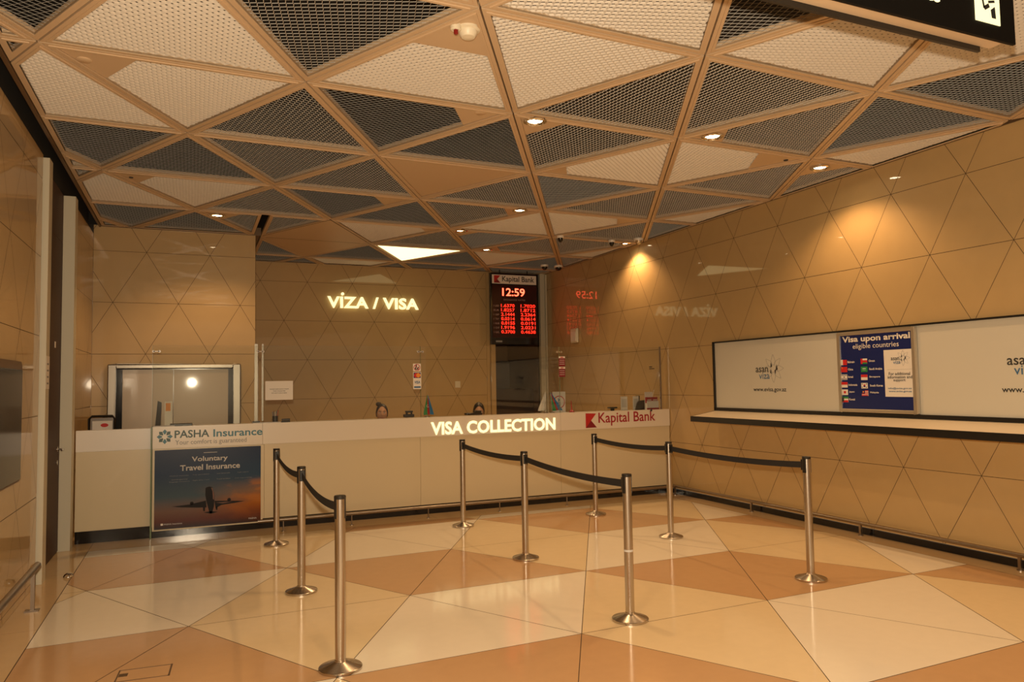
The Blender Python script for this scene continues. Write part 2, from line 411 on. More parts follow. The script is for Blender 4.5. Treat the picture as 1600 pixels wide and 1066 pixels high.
for t, i, j, tri in lattice(CO, CA, CB, range(-7, 5), range(-6, 8)):
    cy_ = sum(p[1] for p in tri)/3; cx_ = sum(p[0] for p in tri)/3
    if cy_ < 1.3: continue
    regs = [(-1.10, XR-.012, .3, YB-.02)] if max(p[1] for p in tri) <= YB+.05 else [(-1.10, XB-.02, .3, YB-.02), (XB+.07, XR-.012, .3, YV-.02)]
    if len(regs) == 2 and min(p[0] for p in tri) > XB: regs = regs[1:]
    for reg in regs:
        q = cliprect(tri, *reg)
        if not q or area(q) < .012: continue
        outer = inset(q, G)
        if len(outer) < 3 or area(outer) < .008: continue
        key = (t, i, j)
        b = MB(); inner = strip_frame(b, outer, FW, ZC-.012, ZC+.03)
        if inner is None or area(inner) < .004:
            b.build('panel', M['cmetal'], ceil); continue
        # raised inner lip of the frame
        lip = inset(outer, FW*.55)
        if len(lip) == len(outer):
            lip2 = inset(outer, FW)
            if len(lip2) == len(lip): 
                l2 = [min(lip2, key=lambda z: math.hypot(z[0]-p[0], z[1]-p[1])) for p in lip]
                for a_ in range(len(lip)):
                    c_ = (a_+1) % len(lip)
                    b.poly([(*lip[a_], ZC-.012), (*lip[c_], ZC-.012), (*lip[c_], ZC-.018), (*lip[a_], ZC-.018)])
                    b.poly([(*lip[a_], ZC-.018), (*lip[c_], ZC-.018), (*l2[c_], ZC-.018), (*l2[a_], ZC-.018)])
                    b.poly([(*l2[a_], ZC-.018), (*l2[c_], ZC-.018), (*l2[c_], ZC+.0), (*l2[a_], ZC+.0)])
        area_poly = inner
        if key in SOLID or key == TRI_LIGHT:
            b.poly([(*p, ZC-.006) for p in inner]); pan = b.build('panel', M['cmetal'], ceil)
            if key == TRI_LIGHT:
                q2 = inset(inner, .03); lb = MB(); lb.poly([(*p, ZC-.016) for p in q2])
                for a_ in range(len(q2)):
                    c_ = (a_+1) % len(q2); lb.poly([(*q2[a_], ZC-.016), (*q2[c_], ZC-.016), (*q2[c_], ZC-.006), (*q2[a_], ZC-.006)])
                o = lb.build('triangular_ceiling_light', M['lit_tri']); tag(o, 'glowing yellow triangular light panel set in the ceiling', 'light')
            continue
        if key in PLATE:
            vi, fr_ = PLATE[key]; A = tri[vi]; o1, o2 = [tri[k] for k in range(3) if k != vi]
            mx, my = (o1[0]+o2[0])/2, (o1[1]+o2[1])/2
            # cut line parallel to the far side
            ex, ey = o2[0]-o1[0], o2[1]-o1[1]; L_ = math.hypot(ex, ey); nx, ny = -ey/L_, ex/L_
            if nx*(mx-A[0])+ny*(my-A[1]) < 0: nx, ny = -nx, -ny
            hh = nx*(o1[0]-A[0])+ny*(o1[1]-A[1]); c_ = nx*A[0]+ny*A[1]+hh*(fr_+.10)
            near = clip(inner, nx, ny, c_); far_ = clip(inner, -nx, -ny, -c_)
            if len(near) >= 3: b.poly([(*p, ZC-.006) for p in near])
            area_poly = far_
        pan = b.build('panel', M['cmetal'], ceil)
        if len(area_poly) >= 3 and area(area_poly) > .002:
            light = (i, j) in (LIGHT1 if t == 1 else LIGHT2)
            side = -60 if math.atan2(cx_, cy_) > math.radians(33) else 0
            if light: kd, an = 'L', side
            elif key in GRID: kd, an = 'D', GRID[key]
            else: kd, an = 'D', side
            rb = ribbon_mesh(area_poly, kd, an)
            if rb.f: rawbuild(rb, 'mesh_infill', M['cmesh'], pan)
# bronze edge trims
struct(MB().box(-1.125, -1.10, .3, YB-.01, ZC-.03, ZC+.09).build('trim_5', M['bronze']))
struct(MB().box(-1.125, XB+.07, YB-.022, YB-.004, ZC-.02, ZC+.09).build('trim_6', M['bronze']))
struct(MB().box(XB+.0, XB+.06, YB-.02, YV-.02, ZC-.012, ZC+.03).build('gap_shade_strip', M['bronze']))  # dark strip painting the shade of the open side gap
struct(MB().box(XR-.012, XR-.003, .3, YV-.02, ZC-.014, ZC+.03).build('trim_8', M['bronze']))
# ------------------------------------------------------------------ downlights
def downlight(x, y, label, hidden=False, power=56):
    t = thing('downlight', label, 'light', (x, y, ZC-.006), 0, 'round ceiling downlights')
    r = MB().lathe([(.094, .0), (.096, -.014), (.078, -.022), (.070, -.018), (.064, -.006), (.060, -.003)], cap=False, n=36).build('trim_ring', M['chrome'], t, smooth=True)
    l = MB().lathe([(.0005, -.007), (.04, -.006), (.063, -.003)], cap=False, n=28).build('lamp', M['litw'], t)
    s = spot('downlight_beam', (x, y, ZC-.03), (x, y, 0), power, 128, .55, WARM, .045); 
    return t
DLAB = ['round downlight over the elevator, leftmost in the ceiling', 'round downlight just right of the glowing triangle light', 'round downlight beside the central long ceiling seam, above the red number board',
        'small round downlight farthest back, between the glowing triangle light and the number board', 'large round downlight beside the central long ceiling seam, nearest the smoke detector', 'round downlight right of the central long ceiling seam, second largest',
        'round downlight by the right wall, above the blue poster', 'round downlight at the far right wall beside the dome camera']
for (x, y), lb in zip(DL, DLAB): downlight(x, y, lb)
for x, y in DL_HIDDEN: spot('downlight_beam', (x, y, ZC-.03), (x, y, 0), 50, 128, .55)
# ------------------------------------------------------------------ counter
YC, ZT = 8.95, 1.195
ct = thing('service_counter', 'long cream service counter with pale fascia, black toe kick and lit lettering', 'counter', (0, 0, 0))
for a0, a1 in ((-.395, .755), (.758, 2.60), (2.603, 4.55), (4.553, XR-.012)):
    bx('front_panel', M['cpanel'], a0, a1, YC, YC+.03, .118, .955, ct)
bx('toe_kick', M['blackg'], -.395, XR-.012, YC+.02, YC+.05, 0, .118, ct)
for a0, a1 in ((-.395, .735), (.738, 4.55), (4.553, XR-.012)):
    bx('fascia', M['fascia'], a0, a1, YC-.014, YC+.03, .957, ZT, ct)
bx('worktop', M['white'], -.395, XR-.012, YC+.031, YC+.42, ZT-.045, ZT-.012, ct)
bx('end_panel', M['cpanel'], -.395, -.36, YC+.05, YC+.42, 0, ZT-.05, ct)
# lettering
F0 = YC-.014
text('visa_collection_lettering', 'VISA COLLECTION', (2.735, F0, .972), '-y', 1.735, .162, M['lit'], ct, bold=.025, depth=.006)
kx = 4.935
flat('red_emblem', [([(kx, .975), (kx, 1.175), (kx+.165, 1.168), (kx+.085, 1.075)], 0), ([(kx, .975), (kx+.085, 1.075), (kx+.172, .978)], 1)], [M['red'], M['dred']], (0, F0, 0), '-y', ct)
text('bank_lettering', 'Kapital Bank', (kx+.20, F0, .993), '-y', .93, .185, M['crimson'], ct, bold=.012)
text('insurance_lettering', 'PASHA', (-.178, F0, 1.064), '-y', .352, .085, M['green'], ct, bold=.02)
text('insurance_lettering', 'Insurance', (.215, F0, 1.062), '-y', .52, .085, M['teal'], ct, bold=.02)
text('slogan_lettering', 'Your comfort is guaranteed', (-.17, F0, .976), '-y', .735, .068, M['inkg'], ct)
pet = []
cx0, cz0 = -.275, 1.085
for k in range(8):
    a = PI/4*k; da = .33
    p = lambda r, q: (cx0+r*math.cos(q), cz0+r*math.sin(q))
    pet.append(([p(.026, a-.2), p(.060, a-da*1.1), p(.080, a), p(.060, a+da*1.1), p(.026, a+.2)], k % 2))
flat('petal_emblem', pet, [M['teal'], M['green']], (0, F0, 0), '-y', ct)
# left low counter
lc = thing('side_counter', 'short cream counter section at the left, beside the dark door', 'counter')
bx('front_panel', M['cpanel'], -1.12, -.415, YC+.03, YC+.06, .13, .955, lc)
bx('fascia', M['white'], -1.12, -.415, YC+.018, YC+.06, .957, 1.18, lc)
bx('toe_kick', M['blackg'], -1.12, -.415, YC+.05, YC+.08, 0, .13, lc)
bx('worktop', M['white'], -1.12, -.415, YC+.061, YC+.42, 1.13, 1.165, lc)
# airplane poster
PM = bpy.data.materials.new('sunset_sky_print'); PM.use_nodes = True; nt = PM.node_tree; bs = nt.nodes['Principled BSDF']; bs.inputs['Roughness'].default_value = .3
tc = nt.nodes.new('ShaderNodeTexCoord'); sp = nt.nodes.new('ShaderNodeSeparateXYZ'); nt.links.new(tc.outputs['Object'], sp.inputs[0])
no = nt.nodes.new('ShaderNodeTexNoise'); no.inputs['Scale'].default_value = 5; no.inputs['Detail'].default_value = 6
mp = nt.nodes.new('ShaderNodeMapping'); mp.inputs['Scale'].default_value = (1, 1, 2.2); mp.inputs['Rotation'].default_value = (0, .5, 0)
nt.links.new(tc.outputs['Object'], mp.inputs[0]); nt.links.new(mp.outputs[0], no.inputs['Vector'])
def mth(op, a, b_):
    n = nt.nodes.new('ShaderNodeMath'); n.operation = op
    for k, v in enumerate((a, b_)):
        if v is None: continue
        if isinstance(v, (int, float)): n.inputs[k].default_value = v
        else: nt.links.new(v, n.inputs[k])
    return n.outputs[0]
def ramp(f, stops):
    r = nt.nodes.new('ShaderNodeValToRGB'); nt.links.new(f, r.inputs[0]); el = r.color_ramp.elements
    while len(el) < len(stops): el.new(.5)
    for e_, (p_, c_) in zip(el, stops): e_.position = p_; e_.color = (*c_, 1)
    return r.outputs[0]
zz = mth('DIVIDE', mth('SUBTRACT', sp.outputs['Z'], .085), .86)
left_sky = ramp(zz, [(0, (.012, .012, .022)), (.10, (.13, .05, .04)), (.22, (.20, .12, .09)), (.40, (.06, .10, .13)), (.68, (.012, .035, .09)), (1, (.007, .018, .06))])
right_sky = ramp(zz, [(0, (.02, .010, .010)), (.11, (.16, .045, .025)), (.25, (.42, .15, .045)), (.42, (.30, .17, .10)), (.58, (.03, .07, .13)), (1, (.008, .020, .07))])
xx = mth('MULTIPLY', mth('ADD', mth('SUBTRACT', sp.outputs['X'], .16), mth('MULTIPLY', no.outputs['Fac'], .25)), 1.6)
mx = nt.nodes.new('ShaderNodeMix'); mx.data_type = 'RGBA'; mx.clamp_factor = True
nt.links.new(xx, mx.inputs[0]); nt.links.new(left_sky, mx.inputs[6]); nt.links.new(right_sky, mx.inputs[7])
cl = nt.nodes.new('ShaderNodeMix'); cl.data_type = 'RGBA'
fac = mth('MULTIPLY', mth('MULTIPLY', ramp(zz, [(0, (0, 0, 0)), (.2, (.5, .5, .5)), (.35, (1, 1, 1)), (.5, (1, 1, 1)), (.62, (0, 0, 0))]), ramp(no.outputs['Fac'], [(.46, (0, 0, 0)), (.62, (1, 1, 1))])), mth('MULTIPLY', mth('MAXIMUM', mth('SUBTRACT', sp.outputs['X'], .2), 0), 1.3))
nt.links.new(fac, cl.inputs[0]); nt.links.new(mx.outputs[2], cl.inputs[6]); cl.inputs[7].default_value = (.62, .26, .10, 1)
hs = nt.nodes.new('ShaderNodeHueSaturation'); hs.inputs['Value'].default_value = .8; hs.inputs['Saturation'].default_value = 1.15; nt.links.new(cl.outputs[2], hs.inputs['Color']); nt.links.new(hs.outputs[0], bs.inputs['Base Color']); bs.inputs['Specular IOR Level'].default_value = .25
po = thing('airplane_poster', 'dark blue travel insurance poster of an airplane at sunset on the counter front', 'poster')
bx('frame', M['cpanel'], -.392, .74, YC-.012, YC-.001, .075, .952, po)
bx('print', PM, -.372, .718, YC-.017, YC-.0125, .09, .940, po)
PF = YC-.017
def Pp(x, y):   # poster crop coords (0..1447, 0..1066) to metres, along the poster itself
    u = (x-62)/(1352-62); top = 103+(57-103)*u; bot = 1055+(960-1055)*u
    return (-.372+1.09*u, .94-.85*(y-top)/(bot-top))
pp = lambda L: [Pp(*q) for q in L]
silh = [pp([(665,560),(680,548),(715,540),(750,550),(778,640),(775,700),(770,780),(745,860),(720,865),(700,800),(678,720),(664,640)]),
        pp([(262,777),(480,752),(672,708),(680,790),(560,792),(380,787)]), pp([(775,712),(950,712),(1155,716),(1020,740),(860,762),(790,800)]),
        circ(*Pp(502,740), .019, ry=.019), circ(*Pp(955,700), .019, ry=.019), pp([(640,850),(730,835),(820,843),(735,866)]),
        pp([(636,790),(664,785),(660,835),(640,832)]), pp([(788,785),(815,780),(812,820),(795,822)])]
flat('airplane_silhouette', silh, mat('airplane_print', (.006, .004, .004), .5, spec=.2), (0, PF, 0), '-y', po)
flat('airplane_belly_light', [pp([(735,556),(750,556),(774,640),(770,700),(757,690),(752,600)]), pp([(790,735),(900,727),(1000,722),(880,742)])], mat('airplane_light_print', (.16, .05, .02), .35), (0, PF-.001, 0), '-y', po)
text('poster_title', 'Voluntary', (*Pp(498, 258)[:1], PF, Pp(498, 258)[1]), '-y', .37, .07, M['silverp'], po, bold=.02)
text('poster_title', 'Travel Insurance', (Pp(360, 350)[0], PF, Pp(360, 350)[1]-.002), '-y', .615, .062, M['silverp'], po, bold=.02)
flat('poster_rule', [rect(*Pp(640, 137), Pp(805, 137)[0], Pp(640, 131)[1])], M['silverp'], (0, PF, 0), '-y', po)
for (x_, y_, w_, s_) in ((240,420,225,'Medical expenses'),(235,492,240,'Baggage insurance'),(262,466,190,'emergency'),(510,406,200,'Trip cancellation'),(510,474,205,'Flight delay cover'),(805,390,160,'Lost documents'),(800,458,170,'Travel accident'),(1060,380,135,'Legal support'),(1025,450,215,'Civil responsibility')):
    text('poster_small_print', s_, (Pp(x_, y_)[0], PF, Pp(x_, y_)[1]), '-y', w_/1290*1.09, .011, M['inkg'], po)
flat('poster_mark', [rect(*Pp(138, 1003), *Pp(166, 978))], M['paper'], (0, PF, 0), '-y', po)
text('poster_small_print', 'PASHA Insurance', (Pp(176, 995)[0], PF, Pp(176, 998)[1]), '-y', .18, .016, M['silverp'], po, bold=.02)
text('poster_small_print', 'PASHA', (Pp(1200, 935)[0], PF, Pp(1200, 935)[1]), '-y', .085, .018, M['silverp'], po, bold=.02)
# foot rails
def footrail(label, pts, legs, dirx, zr=.125):
    t = thing('foot_rail', label, 'rail')
    MB().tube(pts, .019).build('rail', M['steelh'], t, smooth=True)
    for (x, y) in legs:
        b = MB(); b.tube([(x, y, zr), (x, y, .012)], .007, 10); b.lathe([(.022, 0), (.022, .006), (.008, .012)], (x, y, 0), 16)
        b.build('bracket', M['steelh'], t, smooth=True)
    return t
footrail('thin steel foot rail along the bottom of the service counter', [(.67, 8.72, .125), (3.5, 8.72, .125), (6.2, 8.72, .125)], [(.94, 8.70), (1.70, 8.70), (2.62, 8.70), (3.55, 8.70), (4.50, 8.70), (5.45, 8.70)], 0, .11)
t = thing('foot_rail', 'steel foot rail on short posts along the right wall', 'rail')
MB().tube([(6.235, 8.86, .125), (6.235, 5, .125), (6.235, .5, .125)], .019).build('rail', M['steelh'], t, smooth=True)
for y in (8.75, 7.2, 5.6, 4.02, 2.4):
    b = MB().box(6.225, 6.245, y-.012, y+.012, .01, .115); b.lathe([(.026, 0), (.026, .01)], (6.235, y, 0), 16); b.build('bracket', M['steelh'], t)
t = thing('foot_rail', 'steel foot rail along the left wall, beneath the dark screen', 'rail')
MB().tube([(-1.06, .5, .30), (-1.06, 6.60, .30)], .025).build('rail', M['steelh'], t, smooth=True)
for y in (6.45, 4.6):
    b = MB().box(-1.075, -1.05, y-.015, y+.015, .01, .285); b.box(-1.11, -1.02, y-.03, y+.03, 0, .01); b.build('bracket', M['steelh'], t)
# ------------------------------------------------------------------ stanchions
def stanchion_meshes():
    r = {}
    b = MB().lathe([(.122, 0), (.1225, .013), (.119, .017), (.036, .043), (.0335, .046), (.0335, .052), (.0315, .054)], n=56); r['base'] = b
    b = MB().lathe([(.0305, .045), (.0305, .962)], n=40); r['pole'] = b
    b = MB().lathe([(.0325, .955), (.034, .958), (.034, .970), (.031, .974)], n=40); r['cap'] = b
    b = MB()
    for a0, a1 in ((-38, 38), (142, 218)):
        n = 8
        for k in range(n):
            q0 = math.radians(a0+(a1-a0)*k/n); q1 = math.radians(a0+(a1-a0)*(k+1)/n)
            for ra, rb_ in ((.0335, .0335), (.0335, .030)):
                pass
            V_ = [(rr*math.cos(q), rr*math.sin(q), z) for q in (q0, q1) for rr in (.030, .0335) for z in (.845, .955)]
            b.add(V_, [(2, 3, 7, 6), (0, 2, 6, 4), (1, 5, 7, 3)] + ([(0, 1, 3, 2)] if k == 0 else []) + ([(4, 6, 7, 5)] if k == n-1 else []))
    r['cassette'] = b; return r
SM = stanchion_meshes()
STL = {(.782, 4.345): 'steel barrier post nearest the camera, front of the left queue row', (.793, 6.075): 'steel barrier post in the middle of the left queue row', (.796, 7.994): 'steel barrier post at the back of the left row by the airplane poster',
       (2.821, 8.011): 'steel barrier post at the back of the centre queue row, beneath the lit lettering', (2.808, 6.271): 'steel barrier post in the middle of the centre queue row', (2.713, 4.357): 'steel barrier post at the front of the centre queue row, with a scuff band',
       (4.489, 7.929): 'steel barrier post at the back of the right row, beneath the red bank emblem', (4.513, 6.425): 'steel barrier post in the middle of the right queue row', (4.541, 4.58): 'steel barrier post at the front of the right row, before the wall shelf'}
first = None
rows = [[(.796, 7.994), (.793, 6.075), (.782, 4.345)], [(2.821, 8.011), (2.808, 6.271), (2.713, 4.357)], [(4.489, 7.929), (4.513, 6.425), (4.541, 4.58)]]
for row in rows:
    for k, (x, y) in enumerate(row):
        t = thing('barrier_post', STL[(x, y)], 'barrier post', (x, y, 0), 0, 'belt barrier posts')
        if first is None:
            parts = [SM['base'].build('base', M['steel'], t, smooth=True), SM['pole'].build('pole', M['steel'], t, smooth=True), SM['cap'].build('cap', M['black'], t, smooth=True), SM['cassette'].build('belt_slot', M['black'], t)]
            first = parts
        else:
            for p_ in first:
                c = p_.copy(); c.parent = t; C.objects.link(c)
        def clipmesh(sgn): return MB().box(-.019, .019, sgn*.030 if sgn > 0 else -.046, .046 if sgn > 0 else -.030, .862, .948)
        if k > 0: clipmesh(1).build('belt_clip', M['black'], t, bevel=.003)
        if k < 2:
            clipmesh(-1).build('belt_clip', M['black'], t, bevel=.003)
            nx, ny = row[k+1]; dx, dy = nx-x, ny-y; L = math.hypot(dx, dy); ex, ey = dx/L, dy/L
            b = MB(); N = 22; sag = .05 if x < 1 else .028; s0, s1 = .04, L-.04; tw = .0012
            for q in range(N+1):
                s = s0+(s1-s0)*q/N; f = q/N; z = .905-sag*4*f*(1-f)
                px, py = ex*s, ey*s
                for sd in (-1, 1):
                    for zz_ in (-.025, .025): b.v.append((px-ey*tw*sd, py+ex*tw*sd, z+zz_))
            for q in range(N):
                o_ = q*4
                for (a1_, a2_) in ((0, 1), (1, 3), (3, 2), (2, 0)): b.f.append((o_+a1_, o_+a2_, o_+4+a2_, o_+4+a1_)); b.mi.append(0)
            b.build('belt', M['belt'], t)
    if row[0][0] == 2.821:
        MB().lathe([(.031, .455), (.0312, .458), (.0312, .466), (.031, .469)], n=32, cap=False).build('scuff_band', M['silverp'], t)
# ------------------------------------------------------------------ right wall: board, poster, shelf
t = thing('wall_board', 'long black framed pale notice board on the right wall above the shelf', 'board')
bz0, bz1, by0, by1 = 1.215, 2.10, 2.2, 7.90; BX = XR-.022
b = MB().box(BX-.02, XR-.002, by1-.03, by1, bz0, bz1).box(BX-.02, XR-.002, by0, by0+.03, bz0, bz1).box(BX-.02, XR-.002, by0, by1, bz1-.018, bz1).box(BX-.02, XR-.002, by0, by1, bz0-.01, bz0+.028)
b.build('frame', M['black'], t); bx('panel', M['pale'], BX, XR-.004, by0+.03, 4.935-.06, bz0+.028, bz1-.018, t); bx('panel', M['pale'], BX, XR-.004, 5.80+.05, by1-.03, bz0+.028, bz1-.018, t)
bx('backing', M['pale'], BX+.012, XR-.004, 4.88, 5.85, bz0+.028, bz1-.018, t)
def asan(O, s, par, ik='ink'):
    # flower emblem: outlined petals around a dark core
    cx, cz = .0, .0; qs = []
    for k in range(8):
        a = PI/4*k+PI/2; pts = []
        for u in range(13):
            f = u/12*2*PI; rr = .62+.38*math.cos(f); ww = .30*math.sin(f)*(.6+.4*math.cos(f)*-1)
            pts.append((s*(rr*math.cos(a)-ww*math.sin(a)), s*(rr*math.sin(a)+ww*math.cos(a))))
        for u in range(12): qs.append(seg(*pts[u], *pts[u+1], s*.018))
    flat('flower_outline', qs, M['inkg'], O, '-x', par)
    co = []
    for a0, r0, l0 in ((2.3, .30, .22), (.1, .34, .26), (-.8, .28, .2), (3.9, .34, .2)):
        px, pz = r0*math.cos(a0)*s, r0*math.sin(a0)*s
        co.append([(px+s*l0*.45*math.cos(a0+1.57+q)*(.55 if (k % 2) else 1), pz+s*l0*math.sin(a0+1.57+q)*(.55 if (k % 2) else 1)) for k, q in enumerate([u*PI/3 for u in range(6)])])
    flat('flower_core', co, M[ik], (O[0]-.001, O[1], O[2]), '-x', par)
    text('asan_lettering', 'asan', (O[0], O[1]+s*1.80, O[2]-s*.25), '-x', s*1.28, s*.36, M['ink'], par, bold=.01)
    text('viza_lettering', 'viza', (O[0], O[1]+s*1.47, O[2]-s*.74), '-x', s*1.08, s*.46, M['blue'], par, bold=.005)
asan((BX, 6.815, 1.725), .165, t)
text('web_address', 'www.evisa.gov.az', (BX, 7.163, 1.440), '-x', .545, .062, M['ink'], t, bold=.015)
asan((BX, 3.78, 1.725), .165, t)
text('web_address', 'www.evisa.gov.az', (BX, 4.132, 1.440), '-x', .545, .062, M['ink'], t, bold=.015)
# blue poster
t = thing('visa_poster', 'blue visa on arrival poster with country flags in an aluminium frame', 'poster')
PX = XR-.052
py1, py0, pz0, pz1 = 5.84, 4.915, 1.245, 2.075
b = MB()
for q in ((py0, py0+.035, pz0, pz1), (py1-.035, py1, pz0, pz1), (py0+.035, py1-.035, pz0, pz0+.035), (py0+.035, py1-.035, pz1-.035, pz1)): b.box(PX, XR-.012, q[0], q[1], q[2], q[3])
b.build('frame', M['alu'], t, bevel=.006)
bx('print', M['navy'], PX+.014, PX+.02, py0+.03, py1-.03, pz0+.03, pz1-.03, t)
FX = PX+.014; X0 = py1-.05
def pt(u, v):  # poster crop 1421x1066 -> local metres (u right, v up)
    lx = 285+(308-285)*(v-185)/800; rx = 1062+(1100-1062)*(v-135)/870
    f = (u-lx)/(rx-lx); ty = 188+(135-188)*f; by = 985+(1005-985)*f
    return (.03+f*(py1-py0-.06), pz1-.03-(pz1-pz0-.06)*(v-ty)/(by-ty))
def ptext(n, s, u, v, w_, h_, m_, bold=.01): 
    a = pt(u, v); text(n, s, (FX, py1-a[0], a[1]), '-x', w_, h_, m_, t, bold=bold, off=.0016)
sx = (py1-py0-.06)/777
ptext('poster_title', 'Visa upon arrival', 322, 283, 722*sx, .078, M['paper'], .03)
ptext('poster_subtitle', 'eligible countries', 443, 349, 490*sx, .066, M['paper'], 0)
OF = (FX-.0008, py1, 0)
def prect(u0, v0, u1, v1): a = pt(u0, v1); c = pt(u1, v0); return [a, (c[0], a[1]), c, (a[0], c[1])]
W, R_, GN, K, BL, YL = 0, 1, 2, 3, 4, 5
fm = [M['paper'], M['flagred'], M['flaggreen'], M['ink'], M['navy'], M['orange']]
def fl(name, u, v, parts, w_=70, h_=60):
    ps = []
    for (a, b_, c, d, mi) in parts: ps.append((prect(u+a*w_, v+b_*h_, u+c*w_, v+d*h_), mi))
    for k, q in enumerate(ps): flat(name, [q], fm, (FX-.0008-.0006*k, py1, 0), '-x', t, depth=.0005)
fl('flag_print', 300, 450, [(0,0,1,1,R_),(0,0,.33,1,W)])
fl('flag_print', 303, 527, [(0,0,1,1,R_),(.12,.15,.25,.35,YL)])
fl('flag_print', 303, 610, [(0,0,1,1,W),(0,.1,1,.22,BL),(0,.78,1,.9,BL),(.42,.38,.58,.62,BL)])
fl('flag_print', 305, 693, [(0,0,1,1,W),(0,0,1,.5,R_)])
fl('flag_print', 308, 774, [(0,0,1,1,W),(.32,.28,.68,.72,R_)])
fl('flag_print', 312, 852, [(0,0,1,1,W),(0,0,1,.33,GN),(0,.66,1,1,R_),(0,.1,.28,.9,K)])
fl('flag_print', 530, 437, [(0,0,1,1,R_),(.3,0,1,.33,W),(.3,.7,1,1,GN)])
fl('flag_print', 532, 525, [(0,0,1,1,GN),(.25,.3,.75,.45,W),(.25,.62,.75,.68,W)])
fl('flag_print', 532, 612, [(0,0,1,1,W),(0,0,1,.5,R_)])
fl('flag_print', 534, 703, [(0,0,1,1,W),(.36,.28,.64,.5,R_),(.36,.5,.64,.74,BL),(.1,.12,.22,.28,K),(.78,.12,.9,.28,K),(.1,.72,.22,.88,K),(.78,.72,.9,.88,K)])
fl('flag_print', 540, 783, [(0,0,1,1,W),(0,0,1,.14,R_),(0,.28,1,.42,R_),(0,.56,1,.7,R_),(0,.84,1,1,R_),(0,0,.5,.55,BL),(.15,.15,.35,.4,YL)])
for s_, u, v, w_ in (('Bahrain',380,487,80),('China',384,567,58),('Israel',386,648,56),('Indonesia',388,735,100),('Japan',394,812,62),('Kuwait',394,892,68),('Oman',618,475,66),('Saudi Arabia',622,563,140),('Singapore',624,650,115),('South Korea',630,743,138),('Malaysia',632,820,92)):
    ptext('country_name', s_, u, v, w_*sx, .022, M['paper'], .02)
flat('info_card', [prect(796, 335, 1085, 852)], M['paper'], OF, '-x', t)
a = pt(975, 435); 
FXs = FX; asan((FX-.0022, py1-a[0], a[1]), .075, t)
flat('info_rule', [prect(815, 556, 1065, 560)], M['inkg'], (FX-.0016, py1, 0), '-x', t)
for s_, u, v, w_, h_, mm in (('For additional',832,622,212,.03,'ink'),('information and',820,658,245,.03,'ink'),('support',880,696,120,.03,'ink'),('info@evisa.gov.az',825,776,235,.022,'blue'),('www.evisa.gov.az',832,808,228,.022,'blue')):
    a = pt(u, v); text('info_lettering', s_, (FX-.0016, py1-a[0], a[1]), '-x', w_*sx, h_, M[mm], t, bold=.015)
# wall shelf (slopes to the front)
t = thing('wall_shelf', 'long cream writing shelf with black edge under the notice board', 'shelf')
sy0, sy1 = 2.2, 7.90; sxf = 5.90
b = MB(); V8 = []
def slab(nm, xa, za, xb, zb, th, ya, yb, m_):
    b = MB(); vs = [(xa, y, za-d) for y in (ya, yb) for d in (0, th)]+[(xb, y, zb-d) for y in (ya, yb) for d in (0, th)]
    b.add(vs, [(0, 1, 3, 2), (4, 6, 7, 5), (0, 4, 5, 1), (2, 3, 7, 6), (0, 2, 6, 4), (1, 5, 7, 3)]); return b.build(nm, m_, t)
slab('board', sxf+.018, 1.140, XR-.02, 1.203, .055, sy0, sy1-.016, M['shelf'])
slab('front_edge', sxf, 1.141, sxf+.018, 1.141, .068, sy0, sy1, M['black'])
slab('end_edge', sxf+.018, 1.141, XR-.02, 1.205, .062, sy1-.016, sy1, M['black'])
slab('back_edge', XR-.02, 1.207, XR-.002, 1.207, .06, sy0, sy1, M['black'])
# ------------------------------------------------------------------ left wall: screen, door, jambs
t = thing('wall_screen', 'large dark glass screen with bronze frame on the left wall', 'screen')
b = MB(); sc = [(5.0, .93), (6.46, .985), (6.50, 1.02), (6.40, 1.79), (6.33, 1.815), (5.0, 1.815)]
sc = [(4.6, .95), (6.42, .95), (6.45, .98), (6.45, 1.79), (6.41, 1.82), (4.6, 1.82)]
def extr(pts, xa, xb): 
    b = MB(); n = len(pts); vs = [(xa, *p) for p in pts]+[(xb, *p) for p in pts]
    return b.add(vs, [tuple(range(n)), tuple(range(n, 2*n))]+[(i, (i+1) % n, n+(i+1) % n, n+i) for i in range(n)])
extr(sc, XL+.001, XL+.03).build('frame', M['bronze'], t)
extr([(4.62, .965), (6.435, .965), (6.435, 1.76), (4.62, 1.76)], XL+.03, XL+.034).build('glass', M['screen'], t)
# portal jambs
struct(MB().box(XL-.12, XL+.045, 7.30, 7.46, 0, 3.60).build('trim_9', M['offwhite']))
struct(MB().box(XL-.12, XL+.065, 8.68, 8.85, 0, 3.60).build('shadow_gap_box0', M['offwhite']))
struct(MB().box(XL-.12, XL-.042, 7.46, 8.68, 3.105, 3.60).build('shadow_gap_box1', M['door']))
t = struct(bpy.data.objects.new('door_1', None)); C.objects.link(t)
bx('door_leaf', M['door'], XL-.09, XL-.04, 7.47, 8.67, .01, 3.1, t)
b = MB().lathe([(.024, 0), (.024, .01)], (XL-.04, 8.50, 1.03), 16, axis='x'); b.tube([(XL-.03, 8.50, 1.03), (XL+.02, 8.50, 1.03)], .008); b.tube([(XL+.02, 8.505, 1.03), (XL+.02, 8.37, 1.03)], .009); b.build('door_handle', M['chrome'], t, smooth=True)
MB().lathe([(.024, 0), (.024, .01)], (XL-.04, 8.50, .90), 16, axis='x').build('keyhole', M['chrome'], t, smooth=True)
bx('door_sticker', M['paper'], XL-.04, XL-.038, 8.28, 8.34, 2.02, 2.08, t)
t = thing('paper_notice', 'narrow white paper notice stuck on the jamb left of the dark door', 'notice')
bx('sheet', M['paper'], XL+.046, XL+.0475, 7.305, 7.455, 1.62, 1.90, t)
b_ = MB()
for k in range(4): b_.box(XL+.0476, XL+.048, 7.34, 7.42, 1.66+.055*k, 1.675+.055*k)
b_.build('print', M['inkg'], t)
